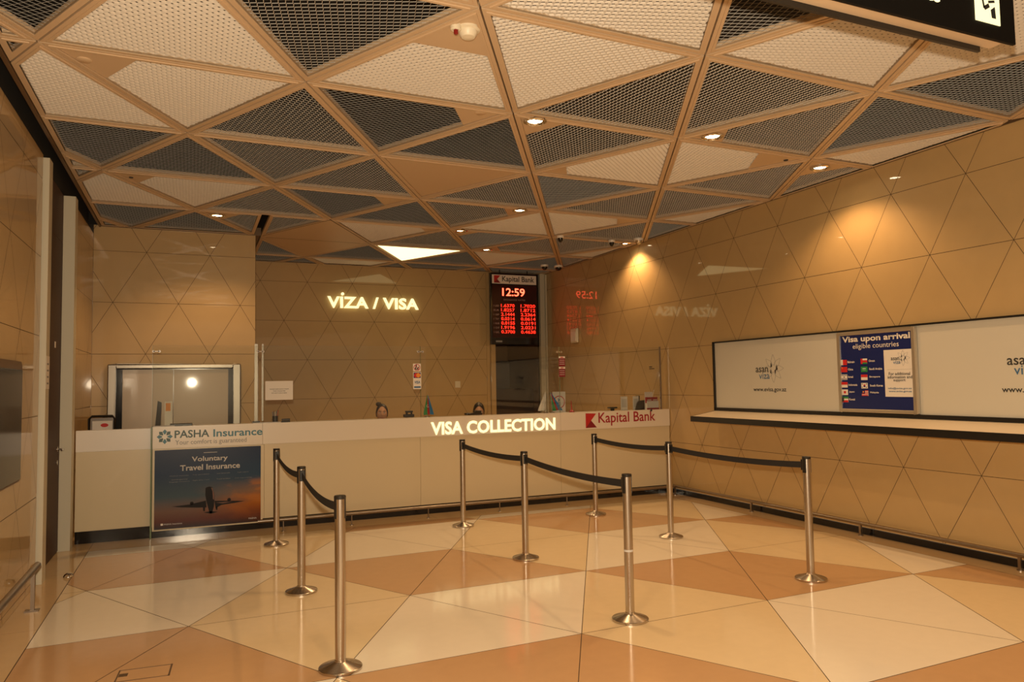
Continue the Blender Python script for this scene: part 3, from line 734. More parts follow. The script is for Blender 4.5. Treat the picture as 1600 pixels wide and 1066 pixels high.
o = MB().lathe([(.04, 0), (.04, .008), (.032, .022), (.018, .032), (.004, .035)], (-.972, 7.48, 0), 24).build('door_stop', M['chrome'], smooth=True); tag(o, 'small shiny dome door stop on the floor at the left', 'door stop')
# unlit strip for a frame edge in the left wall beyond the jamb
t = thing('wall_frame_edge', 'slim pale upright strip on the left wall beyond the dark door', 'fitting')
bx('strip', M['cream_plastic'], XL+.003, XL+.03, 8.95, 9.0, 1.25, 1.85, t)
# floor hatch
t = thing('floor_hatch', 'rectangular floor access hatch outlined in dark metal, front left', 'hatch', (-.24, 4.77, 0), math.radians(-4))
b = MB()
for q in ((-.14, .14, .085, .092), (-.14, .14, -.092, -.085), (-.14, -.132, -.092, .092), (.130, .14, -.092, .092)): b.box(q[0], q[1], q[2], q[3], 0, .0015)
b.build('rim', M['bronze'], t); bx('handle', M['groove'], -.13, -.085, -.015, .03, 0, .0018, t)
# ------------------------------------------------------------------ elevator on the back-left wall
t = struct(bpy.data.objects.new('door_2', None)); C.objects.link(t)
dz = 1.93; X0_, X1_ = -1.0, .60
b = MB()
for q in ((X0_, X0_+.095, 0, dz), (X1_-.095, X1_, 0, dz)): b.box(q[0], q[1], YB-.07, YB-.002, q[2], q[3])
b.box(X0_+.095, X1_-.095, YB-.07, YB-.002, dz-.06, dz)
b.build('door_frame', M['steeld'], t, bevel=.012)
bx('door_recess', M['blackg'], X0_+.095, X1_-.095, YB-.012, YB-.006, 0, dz-.06, t)
for a0, a1 in ((-.83, -.235), (-.23, .44)): bx('door_leaf', M['mirror'], a0, a1, YB-.03, YB-.016, .01, dz-.07, t)
# ------------------------------------------------------------------ glass screens on the counter
GY = YC+.10
def gpane(lab, x0, x1, z0=ZT-.012, z1=2.09):
    t = thing('glass_screen', lab, 'glass screen', group='glass screens on the counter')
    bx('pane', M['glass'], x0, x1, GY, GY+.008, z0, z1, t)
    b = MB().box(x0-.003, x0-.0002, GY-.001, GY+.009, z0, z1); b.build('edge', M['glassedge'], t)
    return t
def clampo(x, z, lab):
    b = MB(); b.lathe([(.014, -.012), (.014, .02)], (x-.03, GY, z), 14, axis='y'); b.lathe([(.014, -.012), (.014, .02)], (x+.03, GY, z), 14, axis='y'); b.box(x-.03, x+.03, GY-.012, GY-.004, z-.005, z+.005)
    return tag(b.build('glass_clamp', M['chrome'], smooth=True), lab, 'clamp', 'glass screen clamps')
gpane('glass screen at the left end of the counter, above the insurance lettering', -.405, .70)
gpane('glass screen left of the card logo stickers', .745, 2.635)
gpane('glass screen between the card logo stickers and the red notices', 2.645, 4.60)
gpane('glass screen at the right end of the counter, above the bank lettering', 4.61, 6.24)
clampo(-.37, 2.02, 'small clamp at the top corner of the leftmost glass screen')
clampo(.72, 2.02, 'small clamp between the two left glass screens')
clampo(2.64, 2.02, 'small clamp above the no smoking sticker')
clampo(4.605, 2.02, 'small clamp above the dark red notices')
bx('x', M['black'], 0, .001, 0, .001, -1, -.99) if False else None
o = bx('screen_end_post', M['steelh'], 6.243, 6.262, GY-.006, GY+.014, ZT-.012, 2.10); tag(o, 'thin steel end post of the glass at the right end of the counter', 'post')
o = bx('divider_fin', M['glassedge'], -.412, -.398, YC-.03, YC+.10, .0, ZT); tag(o, 'thin glass fin dividing the side counter from the main counter', 'divider')
for xx_, lb in ((.672, 'left one of two steel uprights behind the counter glass'), (.748, 'right one of two steel uprights behind the counter glass')):
    o = bx('steel_upright', M['steeld'], xx_-.014 if xx_ < .7 else xx_-.010, xx_+.022 if xx_ < .7 else xx_+.010, GY+.03, GY+.05, ZT+.02, 2.11); tag(o, lb, 'upright')
o = bx('upright_foot', M['black'], .64, .72, GY+.02, GY+.08, ZT-.012, ZT+.02); tag(o, 'small black foot block beneath the steel upright on the counter', 'foot block')
# stickers on glass
SY = GY-.0015
t = thing('no_smoking_sticker', 'square white sticker with a red crossed circle on the counter glass', 'sticker')
bx('sheet', M['paper'], 2.545, 2.645, SY, SY+.001, 1.775, 1.87, t)
flat('circle_print', ringq(2.595, 1.823, .042, .008), M['red'], (0, SY, 0), '-y', t)
flat('figure_print', [seg(2.572, 1.80, 2.590, 1.845, .014), seg(2.598, 1.80, 2.618, 1.83, .013), rect(2.575, 1.796, 2.615, 1.806), circ(2.588, 1.85, .007, 10)], M['ink'], (0, SY, 0), '-y', t)
flat('slash_print', [seg(2.568, 1.850, 2.624, 1.794, .007)], M['red'], (0, SY-.001, 0), '-y', t)
t = thing('card_sticker', 'white card logo sticker with orange circles and blue lettering on the counter glass', 'sticker')
bx('sheet', M['paper'], 2.545, 2.65, SY, SY+.001, 1.55, 1.765, t)
flat('dark_field', [rect(2.552, 1.69, 2.643, 1.757)], M['navy'], (0, SY, 0), '-y', t)
flat('circles_print', [(circ(2.583, 1.7235, .028), 0)], [M['flagred']], (0, SY-.001, 0), '-y', t)
flat('circles_print', [(circ(2.612, 1.7235, .028), 0)], [M['orange']], (0, SY-.0018, 0), '-y', t)
text('card_lettering', 'VISA', (2.563, SY, 1.618), '-y', .072, .036, M['blue'], t, bold=.03, shear=.2)
flat('blue_bar', [rect(2.556, 1.565, 2.642, 1.585)], M['blue'], (0, SY, 0), '-y', t)
t = thing('dark_red_notice', 'dark red bank notices stacked on the glass above the counter', 'notice')
for k, z in enumerate((1.845, 1.70)):
    bx('sheet', M['dred'], 4.60, 4.695, SY, SY+.001, z-.02, z+.09, t)
    bx('header_strip', M['paper'], 4.60, 4.695, SY-.001, SY, z+.09, z+.115, t)
    flat('header_mark', [rect(4.625, z+.096, 4.67, z+.108)], M['red'], (0, SY-.001, 0), '-y', t)
    for q in range(3): flat('text_line', [rect(4.61, z+.06-.027*q, 4.685, z+.067-.027*q)], M['silverp'], (0, SY, 0), '-y', t)
t = thing('paper_sign', 'white A4 sheet with small print taped to the counter glass', 'notice')
bx('sheet', M['paper'], .775, 1.085, SY, SY+.001, 1.455, 1.675, t)
for q, (s_, w_) in enumerate((('PLEASE KEEP AWAY FROM', .21), ('THE COUNTER', .14), ('DO NOT LEAN HERE', .17))): text('notice_lettering', s_, (.93-w_/2, SY, 1.575-.023*q), '-y', w_, .012, M['ink'], t)
t = thing('small_black_label', 'tiny black lettering label on the right end of the counter glass', 'label')
text('lettering', 'EXIT', (5.98, SY, 1.79), '-y', .06, .014, M['ink'], t, bold=.03) if False else flat('lettering', [rect(6.06, 1.800, 6.11, 1.812), rect(6.06, 1.776, 6.15, 1.786)], M['ink'], (0, SY, 0), '-y', t)
# ------------------------------------------------------------------ things on the counter
TZ = ZT-.012
def wave_flag(name, verts3, cols, parent):
    """flag cloth as a draped triangle of three stripes; verts3: list of rows top to bottom, each row = list of points across"""
    b = MB(); R0 = len(verts3); Cn = len(verts3[0])
    for r_ in verts3: b.v += [tuple(p) for p in r_]
    for i in range(R0-1):
        for j in range(Cn-1):
            b.f.append((i*Cn+j, i*Cn+j+1, (i+1)*Cn+j+1, (i+1)*Cn+j)); b.mi.append(j*3//(Cn-1) if len(cols) == 3 else 0)
    o = b.build(name, cols, parent, smooth=False)
    s = o.modifiers.new('thick', 'SOLIDIFY'); s.thickness = .0015
    return o
def deskflag(x, y, z0, h, label, cols, wid=.16, lean=.0, flip=1, pole_lean=0, symbol=False):
    t = thing('table_flag', label, 'flag', (x, y, z0))
    b = MB().lathe([(.035, 0), (.035, .008), (.008, .014)], n=20); b.tube([(0, 0, .01), (pole_lean, 0, h)], .003, 8); b.build('flagpole', M['steelh'], t, smooth=True)
    rows_ = []
    for i in range(11):
        f = i/10; zt = h*(1-.02)-f*h*.86
        wv = wid*(.10+.90*min(1, f*1.15)); row_ = []
        for j in range(10):
            g = j/9; xx1 = pole_lean*(1-f)+flip*(g-.62)*wv + lean*f; yy1 = .018*math.sin(g*9+f*2)*f
            row_.append((xx1, yy1, zt-(.05*abs(g-.6))*wv*2))
        rows_.append(row_)
    wave_flag('flag_cloth', rows_, cols, t)
    if symbol:
        flat('crescent_print', ringq(lean*.5-.018, h*.50, .016, .005, 18)[3:17]+[circ(lean*.5-.008, h*.46, .006, 8)], M['paper'], (0, -.022, 0), '-y', t)
    return t
deskflag(2.80, 9.30, TZ, .29, 'blue red and green table flag behind the counter glass', [M['flaggreen'], M['flagred'], M['flagblue']], .125, .035, 1, .01, True)
deskflag(4.60, 9.28, TZ, .29, 'small blue red and green flag leaning right beside a white pennant', [M['flaggreen'], M['flagred'], M['flagblue']], .14, .10, 1, -.02)
deskflag(4.50, 9.28, TZ, .30, 'small white pennant flag leaning left on the counter', [M['paper']], .085, -.06, 1, .0)
t = thing('sign_stand', 'white counter sign with a red ring on it, behind the small flags', 'sign')
bx('plate', M['paper'], 4.64, 4.84, 9.34, 9.345, TZ, TZ+.29, t)
flat('red_ring', ringq(4.74, TZ+.145, .09, .012), M['red'], (0, 9.34, 0), '-y', t)
flat('figures', [rect(4.725, TZ+.10, 4.735, TZ+.20), rect(4.745, TZ+.09, 4.758, TZ+.15), circ(4.742, TZ+.175, .012), rect(4.70, TZ+.10, 4.712, TZ+.13)], M['blue'], (0, 9.34, 0), '-y', t)
bx('foot', M['paper'], 4.64, 4.84, 9.30, 9.345, TZ, TZ+.004, t)
t = thing('red_pen_holder', 'red pen on a round red stand on the counter', 'pen', (4.905, 9.28, TZ))
MB().lathe([(.038, 0), (.038, .012), (.014, .03), (.01, .035)], n=20).build('base', M['red'], t, smooth=True)
MB().tube([(0, 0, .03), (-.008, 0, .16)], [.009, .005], 10).build('pen', M['red'], t, smooth=True)
t = thing('card_terminal', 'small black card terminal stand on the counter', 'terminal', (5.55, 9.25, TZ))
bx('stand', M['black'], -.02, .02, -.02, .02, 0, .04, t); b = MB().box(-.065, .065, -.035, .035, .035, .055); b.build('body', M['black'], t, bevel=.006)
for x_, lb, wd in ((5.78, 'left of two clear document holders on the counter', .115), (5.98, 'right of two clear document holders, touching the black monitor', .10)):
    t = thing('document_holder', lb, 'holder', (x_, 9.30, TZ), 0, 'document holders')
    bx('sheet', M['paper'], -wd/2, wd/2, 0, .002, .004, .20, t); flat('print', [rect(-wd*.36, .15-.02*k, wd*.36, .156-.02*k) for k in range(6)], M['inkg'], (0, 0, 0), '-y', t)
    bx('foot', M['glass'], -wd/2, wd/2, -.03, .03, 0, .004, t)
t = thing('monitor', 'black monitor seen from behind at the right end of the counter', 'monitor', (6.06, 9.22, TZ))
b = MB(); pts = [(-.13, 0), (-.10, .10), (-.07, .135), (.125, .15), (.125, 0)]
vs = [(x_, 0, z_) for x_, z_ in pts]+[(x_, .035, z_) for x_, z_ in pts]; n = 5
b.add(vs, [tuple(range(n)), tuple(range(n, 2*n))]+[(i, (i+1) % n, n+(i+1) % n, n+i) for i in range(n)]); b.build('shell', M['black'], t, bevel=.006)
MB().lathe([(.011, -.002), (.011, 0)], (.05, 0, .07), 16, axis='y').build('round_mark', M['chrome'], t)
t = thing('microphone', 'tiny black microphone clipped over the bank lettering', 'microphone', (5.99, YC-.02, ZT-.01))
b = MB().lathe([(.0, -.016), (.013, -.01), (.015, 0), (.011, .01), (.0, .014)], (0, -.01, 0), 14, cap=False); b.tube([(0, -.01, .005), (.03, .02, .03)], .004, 8); b.build('capsule', M['black'], t, smooth=True)
t = thing('leaflet_holder', 'clear holder of red and white bank leaflets at the right counter end', 'holder', (6.16, 9.12, TZ))
bx('back', M['paper'], -.115, .02, .04, .045, 0, .26, t)
bx('leaflets', M['paper'], -.11, .09, -.01, .03, .004, .13, t)
for k in range(2): bx('red_leaflet', M['crimson'], -.112+.097*k, -.020+.097*k, .0, .035, .10, .185, t)
bx('red_band', M['crimson'], -.115, .095, -.015, -.010, .0, .03, t)
for k in range(2): flat('leaflet_print', [rect(-.10+.1*k, .14, -.03+.1*k, .15), rect(-.10+.1*k, .12, -.03+.1*k, .126)], M['paper'], (0, -.001, 0), '-y', t)
MB().tube([(.0, .02, .18), (.035, .02, .29)], .004, 6).build('pen', M['paper'], t)
# left end of the counter
t = thing('laptop_screen', 'dark tilted tablet stand at the left end of the counter', 'screen', (-.33, 9.25, TZ))
b = MB(); b.add([(-.055, 0, 0), (.0, 0, 0), (.01, 0, .27), (-.03, 0, .29), (-.055, .02, 0), (.0, .02, 0), (.01, .02, .27), (-.03, .02, .29)], [(0, 1, 2, 3), (4, 7, 6, 5), (0, 4, 5, 1), (1, 5, 6, 2), (2, 6, 7, 3), (3, 7, 4, 0)]); b.build('panel', M['screen'], t)
t = thing('desk_calendar', 'small cream card with an orange picture beside the tilted tablet', 'card', (-.26, 9.32, TZ))
bx('card', M['cream_plastic'], -.03, .05, 0, .004, 0, .28, t); bx('picture', M['orange'], -.02, .03, -.002, 0, .17, .26, t)
t = thing('keyboard', 'black keyboard edge lying on the left counter top', 'keyboard', (-.1, 9.12, TZ)); bx('body', M['black'], -.13, .10, -.03, .10, 0, .032, t, bevel=.005)
t = thing('paper_tray', 'white paper stack at the left end of the counter', 'papers', (-.27, 9.02, TZ)); bx('sheets', M['paper'], -.12, .09, -.02, .05, 0, .018, t)
t = thing('paper_tray', 'white paper stack in front of the pen cup', 'papers', (.77, 9.02, TZ)); bx('sheets', M['paper'], -.14, .17, -.03, .04, 0, .018, t)
t = thing('pen_cup', 'black cup of pens left of the paper sheet on the counter', 'pen cup', (.90, 9.20, TZ))
MB().lathe([(.032, 0), (.034, .08), (.030, .08), (.028, .006)], n=20, cap=False).build('cup', M['black'], t, smooth=True)
for k, (dx, dy, mm) in enumerate(((-.03, .0, 'blue'), (.02, .01, 'black'), (.035, -.01, 'red'), (0, .02, 'white'), (-.015, -.02, 'black'))):
    MB().tube([(dx*.4, dy*.4, .02), (dx, dy, .13+.01*(k % 3))], .004, 6).build('pen', M[mm], t)
t = thing('stapler', 'small dark stapler right of the pen cup', 'stapler', (1.02, 9.2, TZ)); b = MB().box(-.05, .05, -.018, .018, 0, .02); b.box(-.045, .05, -.014, .014, .022, .045); b.build('body', M['black'], t, bevel=.005)
t = thing('telephone', 'black desk telephone right of the seated woman with a hair bun', 'telephone', (2.66-.06, 9.45, TZ)); 
b = MB().box(-.07, .06, -.04, .05, .0, .04); b.box(-.05, .045, -.03, .03, .06, .085); b.box(-.045, -.02, -.025, .025, .04, .06); b.box(.02, .04, -.025, .025, .04, .06); b.build('body', M['black'], t, bevel=.008)
t = thing('desk_printer', 'low black device in front of the woman with glasses', 'device', (3.50, 9.45, TZ)); b = MB().box(-.12, .11, -.04, .06, 0, .03); b.box(.0, .10, -.03, .05, .03, .06); b.build('body', M['black'], t, bevel=.01)
# ------------------------------------------------------------------ people
def person(x, y, rz, headz, label, glasses=False, bun=False, tilt=0):
    """seated person: one continuous lofted body with head, face, neck, torso, arms and hands"""
    t = thing('person', label, 'person', (x, y, 0), rz)
    vs, es, rad = [], [], []
    def vtx(p, r): vs.append(p); rad.append(r); return len(vs)-1
    hz = headz
    pel = vtx((0, .05, hz-.74), (.15, .12)); wa = vtx((0, .04, hz-.58), (.125, .10)); ch = vtx((0, .02, hz-.40), (.15, .11)); nb = vtx((0, .015, hz-.26), (.065, .06)); nk = vtx((0, .0, hz-.18), (.05, .05))
    es += [(pel, wa), (wa, ch), (ch, nb), (nb, nk)]
    for s in (-1, 1):
        sh = vtx((s*.17, .02, hz-.32), (.062, .062)); el = vtx((s*.23, -.05, hz-.56), (.045, .045)); wr = vtx((s*.15, -.30, hz-.56), (.028, .024)); pm = vtx((s*.14, -.37, hz-.565), (.034, .018))
        es += [(ch, sh), (sh, el), (el, wr), (wr, pm)]
        for k in range(4):
            f1 = vtx((s*.14+(k-1.5)*.019, -.42+.004*abs(k-1), hz-.565), (.0085, .0085)); f2 = vtx((s*.14+(k-1.5)*.021, -.455+.006*abs(k-1), hz-.58), (.0075, .0075)); es += [(pm, f1), (f1, f2)]
        th = vtx((s*.14-s*.035, -.385, hz-.575), (.010, .010)); th2 = vtx((s*.14-s*.05, -.41, hz-.585), (.008, .008)); es += [(pm, th), (th, th2)]
        hp = vtx((s*.09, .0, hz-.78), (.09, .09)); kn = vtx((s*.11, -.40, hz-.78), (.065, .065)); an = vtx((s*.11, -.40, .12), (.04, .04)); toe = vtx((s*.12, -.52, .05), (.035, .03)); es += [(pel, hp), (hp, kn), (kn, an), (an, toe)]
    me = bpy.data.meshes.new('body'); me.from_pydata(vs, es, []); o = bpy.data.objects.new('body', me); C.objects.link(o)
    o.modifiers.new('skin', 'SKIN'); 
    for i, r in enumerate(rad): me.skin_vertices[0].data[i].radius = r
    me.skin_vertices[0].data[pel].use_root = True
    o.modifiers.new('sub', 'SUBSURF').levels = 2
    bpy.context.view_layer.update()
    m2 = bpy.data.meshes.new_from_object(o.evaluated_get(bpy.context.evaluated_depsgraph_get())); C.objects.unlink(o); bpy.data.objects.remove(o)
    bm = bmesh.new(); bm.from_mesh(m2)
    # head: shaped sphere with brow, sockets, nose, lips, jaw, ears
    hb = bmesh.new(); bmesh.ops.create_uvsphere(hb, u_segments=48, v_segments=36, radius=1)
    g = lambda x_, z_, cx, cz, s1, s2: math.exp(-((x_-cx)/s1)**2-((z_-cz)/s2)**2)
    for v in hb.verts:
        X, Y, Z = v.co; fr_ = max(0, -Y)
        w_ = .074*(1-.22*max(0, -Z)**1.3); d = .094; h_ = .118
        px, py, pz = X*w_, Y*d, Z*h_
        if fr_ > .2:
            py -= .020*g(X, Z, 0, -.12, .13, .20)*fr_; py -= .012*g(X, Z, 0, -.25, .17, .09)*fr_
            for s in (-1, 1):
                py += .011*g(X, Z, s*.42, .06, .19, .11)*fr_; py -= .004*g(X, Z, s*.42, .22, .25, .07)*fr_; py -= .004*g(X, Z, s*.45, -.25, .2, .2)*fr_
            py -= .007*g(X, Z, 0, -.52, .22, .06)*fr_; py += .004*g(X, Z, 0, -.565, .25, .02)*fr_; py -= .007*g(X, Z, 0, -.62, .18, .05)*fr_; py -= .008*g(X, Z, 0, -.88, .25, .1)*fr_
        for s in (-1, 1): 
            if s*X > .85: px += s*.014*g(Y, Z, .08, -.05, .16, .26)
        v.co = (px, py, pz)
    R_m = Matrix.Rotation(tilt, 4, 'X')
    for v in hb.verts: v.co = R_m @ v.co + Vector((0, -.01, hz-.05-.02))
    hm = bpy.data.meshes.new('h'); hb.to_mesh(hm); hb.free(); bm.from_mesh(hm); bpy.data.meshes.remove(hm)
    bm.to_mesh(m2); bm.free(); m2.materials.clear(); m2.materials.append(M['skin'])
    for p in m2.polygons: p.use_smooth = True
    bo = bpy.data.objects.new('body', m2); C.objects.link(bo); bo.parent = t
    HC = Vector((0, -.01, hz-.07))
    def hp_(p): return tuple(R_m @ Vector(p) + HC)
    # hair cap
    b = MB(); N, Mm = 36, 18; ring0 = []
    for i in range(Mm+1):
        for k in range(N):
            a = 2*PI*k/N; front = max(0, -math.sin(a)); lim = 2.0-1.28*front**1.2
            ph = lim*i/Mm; rr = math.sin(ph); 
            b.v.append(hp_((.083*rr*math.cos(a), .103*rr*math.sin(a)+.004, .128*math.cos(ph))))
    for i in range(Mm):
        for k in range(N): b.f.append((i*N+k, i*N+(k+1) % N, (i+1)*N+(k+1) % N, (i+1)*N+k)); b.mi.append(0)
    if bun: b.lathe([(.005, -.03), (.03, -.022), (.038, 0), (.03, .022), (.005, .03)], hp_((-.045, .02, .120)), 16)
    h = b.build('hair', M['hair'], t, smooth=True); sd = h.modifiers.new('s', 'SOLIDIFY'); sd.thickness = .004
    # eyes, brows, lips
    b = MB()
    for s in (-1, 1): b.add(*[[hp_((s*.030+.0125*math.cos(q), -.0865+.001*abs(math.cos(q)), .006+.0065*math.sin(q))) for q in [2*PI*k/12 for k in range(12)]], [tuple(range(12))]])
    b.build('eyes', M['paper'], t)
    b = MB()
    for s in (-1, 1): b.add([hp_((s*.030+.0058*math.cos(q), -.0880, .006+.0058*math.sin(q))) for q in [2*PI*k/12 for k in range(12)]], [tuple(range(12))])
    for s in (-1, 1): b.tube([hp_((s*.013, -.0905, .024)), hp_((s*.030, -.089, .030)), hp_((s*.048, -.080, .024))], [.0025, .003, .0015], 6)
    b.build('irises_and_brows', M['hair'], t)
    b = MB().tube([hp_((-.022, -.086, -.066)), hp_((0, -.099, -.064)), hp_((.022, -.086, -.066))], [.002, .005, .002], 8); b.build('lips', mat('lips', (.40, .08, .07), .4), t, smooth=True)
    if glasses:
        b = MB()
        for s in (-1, 1):
            pts = [hp_((s*.033+.024*math.cos(q), -.100, .004+.018*math.sin(q))) for q in [2*PI*k/16 for k in range(17)]]; b.tube(pts, .0018, 6)
            b.tube([hp_((s*.057, -.098, .006)), hp_((s*.078, -.02, .008))], .0018, 6)
        b.tube([hp_((-.009, -.102, .006)), hp_((.009, -.102, .006))], .002, 6); b.build('glasses', M['black'], t)
    # jacket: swollen copy of the torso and arms
    bm = bmesh.new(); bm.from_mesh(m2); bm.normal_update()
    dl = [v for v in bm.verts if v.co.z > hz-.215 or v.co.y < -.315 or v.co.z < .10]
    for v in bm.verts: v.co += v.normal*.008
    bmesh.ops.delete(bm, geom=dl, context='VERTS')
    jm = bpy.data.meshes.new('jacket'); bm.to_mesh(jm); bm.free(); jm.materials.clear(); jm.materials.append(M['cloth'])
    for p in jm.polygons: p.use_smooth = True
    jo = bpy.data.objects.new('jacket', jm); C.objects.link(jo); jo.parent = t
    # seat so that the figure rests on something
    return t
person(2.37, 10.0, -.20, 1.30, 'woman with dark hair in a bun sitting behind the counter, facing forward', bun=True)
person(3.78, 10.0, -.33, 1.285, 'woman with glasses and pulled back dark hair looking down behind the counter', glasses=True, tilt=.28)
for x_, lb in ((2.37, 'office chair under the woman with the hair bun'), (3.78, 'office chair under the woman with glasses')):
    t = thing('office_chair', lb, 'chair', (x_, 10.08, 0), 0, 'office chairs behind the counter')
    MB().box(-.22, .22, -.24, .22, .455, .50).build('seat', M['black'], t, bevel=.02); MB().box(-.19, .19, .25, .29, .60, .98).build('backrest', M['black'], t, bevel=.02)
    MB().tube([(0, .2, .46), (0, .30, .50), (0, .30, .62)], .02).build('back_support', M['black'], t)
    MB().tube([(0, 0, .08), (0, 0, .46)], .028).build('gas_column', M['steelh'], t)
    b = MB()
    for k in range(5): b.tube([(0, 0, .09), (.27*math.cos(k*1.2566), .27*math.sin(k*1.2566), .05)], [.025, .015])
    b.build('star_base', M['black'], t)
    for k in range(5): MB().lathe([(.025, -.012), (.025, .012)], (.27*math.cos(k*1.2566), .27*math.sin(k*1.2566), .026), 14, axis='y').build('caster', M['black'], t)
# back row furniture seen over the counter
t = thing('chair_with_sheet', 'grey backed chair with a red and white notice, behind the left counter', 'chair', (-.98, 9.85, 0))
b = MB(); b.tube([(-.12, 0, .5), (-.12, 0, 1.27), (-.09, 0, 1.30), (.12, 0, 1.30), (.14, 0, 1.27), (.14, 0, .5)], .014, 8); b.build('back_frame', M['black'], t, smooth=True)
bx('back_pad', M['greyboard'], -.10, .13, -.01, .01, .8, 1.28, t); bx('sheet', M['paper'], -.085, .12, -.016, -.011, 1.05, 1.245, t)
flat('red_print', [circ(.04, 1.195, .04, ry=.022)], M['flagred'], (0, -.016, 0), '-y', t)
bx('seat', M['black'], -.16, .18, -.36, .02, .45, .50, t)
for q in ((-.14, -.34), (.16, -.34), (-.14, .0), (.16, .0)): MB().tube([(q[0], q[1], 0), (q[0], q[1], .46)], .012, 8).build('leg', M['black'], t)
# ------------------------------------------------------------------ back wall signs
text_o = text('lit_wall_sign', 'VIZA / VISA', (2.135, YV-.025, 2.965), '-y', 1.63, .205, M['lit'], None, bold=.028, depth=.03, off=0, space=1.05)
tag(text_o, 'glowing yellow VIZA / VISA letters on the back wall', 'sign')
dot = MB().lathe([(.026, 0), (.026, .03)], (2.395, YV-.055, 3.215), 18, axis='y').build('letter_dot', M['lit'], text_o)
# LED exchange board
t = thing('exchange_rate_board', 'black exchange rate board with red numbers and bank header', 'board')
LY = 12.72; lx0, lx1, lz0, lz1 = 5.075, 6.045, 2.33, 3.675
bx('housing', M['blackg'], lx0, lx1, LY, LY+.07, lz0, lz1, t, bevel=.006)
bx('header', M['paper'], lx0+.03, lx1-.03, LY-.004, LY, 3.47, 3.64, t)
flat('red_emblem', [([(lx0+.07, 3.485), (lx0+.07, 3.625), (lx0+.20, 3.625), (lx0+.135, 3.555)], 0), ([(lx0+.07, 3.485), (lx0+.135, 3.555), (lx0+.20, 3.485)], 1)], [M['red'], M['dred']], (0, LY-.004, 0), '-y', t)
text('header_lettering', 'Kapital Bank', (lx0+.235, LY-.004, 3.485), '-y', .66, .13, M['ink'], t, bold=.015)
bx('display', M['ledboard'], lx0+.03, lx1-.03, LY-.003, LY, 2.46, 3.45, t)
text('clock_digits', '12:59', (lx0+.235, LY-.003, 3.24), '-y', .46, .15, M['ledhot'], t, bold=.012)
rates = [('1.6370', '1.7020'), ('1.8257', '1.8712'), ('2.1444', '2.2364'), ('0.0314', '0.0614'), ('0.0155', '0.0191'), ('1.9196', '2.0231'), ('0.3700', '0.4638')]
for k, (a_, c_) in enumerate(rates):
    z = 3.030-.082*k
    text('buy_rate', a_, (lx0+.205, LY-.003, z), '-y', .275, .060, M['led'], t, bold=.008); text('sell_rate', c_, (lx0+.605, LY-.003, z), '-y', .305, .060, M['led'], t, bold=.008)
for k, s_ in enumerate(('1 USD', 'EUR', '1 GBP', '1 TRY', '1 RUB', '1 CHF', '1 GEL')):
    text('currency_label', s_, (lx0+.055, LY-.003, 3.035-.082*k), '-y', .11, .035, mat('grey_letter', (.35, .22, .2), .5), t, bold=.02)
text('caption', 'EXCHANGE RATES', (lx0+.26, LY-.003, 3.155), '-y', .44, .03, mat('grey_letter', (.35, .22, .2), .5), t, bold=.01)
flat('currency_patch', [rect(lx0+.09, 2.33+.04, lx0+.22, 2.33+.075)], M['inkg'], (0, LY-.003, 0), '-y', t)
for x_ in (lx0+.2, lx1-.2): MB().tube([(x_, LY+.035, lz1-.01), (x_, LY+.035, ZC+.02)], .01).build('hanger', M['black'], t)
# grey board and cabinet in the passage
t = thing('grey_board', 'grey framed panel in the dark passage under the exchange board', 'panel')
bx('frame', M['darkest'], 5.62, 6.195, YV+1.50, YV+1.56, 1.15, 2.08, t); bx('face', M['greyboard'], 5.66, 6.195, YV+1.48, YV+1.50, 1.20, 2.03, t)
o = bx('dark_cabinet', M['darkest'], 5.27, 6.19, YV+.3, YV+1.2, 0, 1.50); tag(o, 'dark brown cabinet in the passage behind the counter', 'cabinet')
o = bx('wall_switch', M['cream_plastic'], 4.46, 4.56, YV-.012, YV-.001, 1.54, 1.66); tag(o, 'square cream wall plate on the back wall', 'wall plate')
t = thing('wall_phone', 'white oblong device high on the right wall under the reflected clock', 'device', (XR-.002, 11.74, 2.31))
MB().box(-.05, 0, -.12, .12, 0, .26).build('body', M['cream_plastic'], t, bevel=.02); bx('front', M['white'], -.056, -.05, -.09, .09, .03, .2, t)
o = bx('socket', M['black'], XR-.02, XR-.002, 9.72, 9.80, 1.27, 1.38); tag(o, 'small black socket on the right wall behind the counter', 'socket')
#o = bx('card_reader', M['black'], XR-.03, XR-.002, 8.45, 8.55, 1.10, 1.18); tag(o, 'small black reader on the right wall left of the shelf', 'card reader')
# ------------------------------------------------------------------ ceiling fixtures
t = thing('smoke_detector', 'cream smoke detector with red indicator on the ceiling', 'smoke detector', (1.50, 4.06, ZC-.006))
MB().lathe([(.072, 0), (.072, -.012), (.056, -.018), (.052, -.04), (.040, -.055), (.010, -.060), (.0005, -.06)], n=36, cap=False).build('housing', M['cream_plastic'], t, smooth=True)
MB().lathe([(.0535, -.026), (.0535, -.030)], n=36, cap=False).build('vent_slot', M['ink'], t)
b = MB().lathe([(.032, 0), (.032, -.03), (.024, -.036)], (-.085, -.02, 0), 20); b.build('indicator_base', M['cream_plastic'], t, smooth=True)
b = MB().lathe([(.014, -.03), (.014, -.055), (.008, -.062)], (-.085, -.025, 0), 14); b.build('indicator', M['lens'], t, smooth=True)
def dome(x, y, r, lab, dm='blackg'):
    t = thing('dome_camera', lab, 'camera', (x, y, ZC-.012), 0, 'ceiling cameras')
    MB().lathe([(r, 0), (r, -.025), (r*.9, -.035)], n=28).build('housing', M['white'], t, smooth=True)
    MB().lathe([(r*.75, -.035), (r*.70, -.06), (r*.5, -.08), (r*.2, -.092), (.0005, -.094)], n=24, cap=False).build('dome', M[dm], t, smooth=True)
dome(6.07, 9.25, .07, 'shiny dome camera by the right wall next to the far downlight', 'chrome')
dome(5.76, 9.50, .05, 'small white and black camera left of the far downlight')
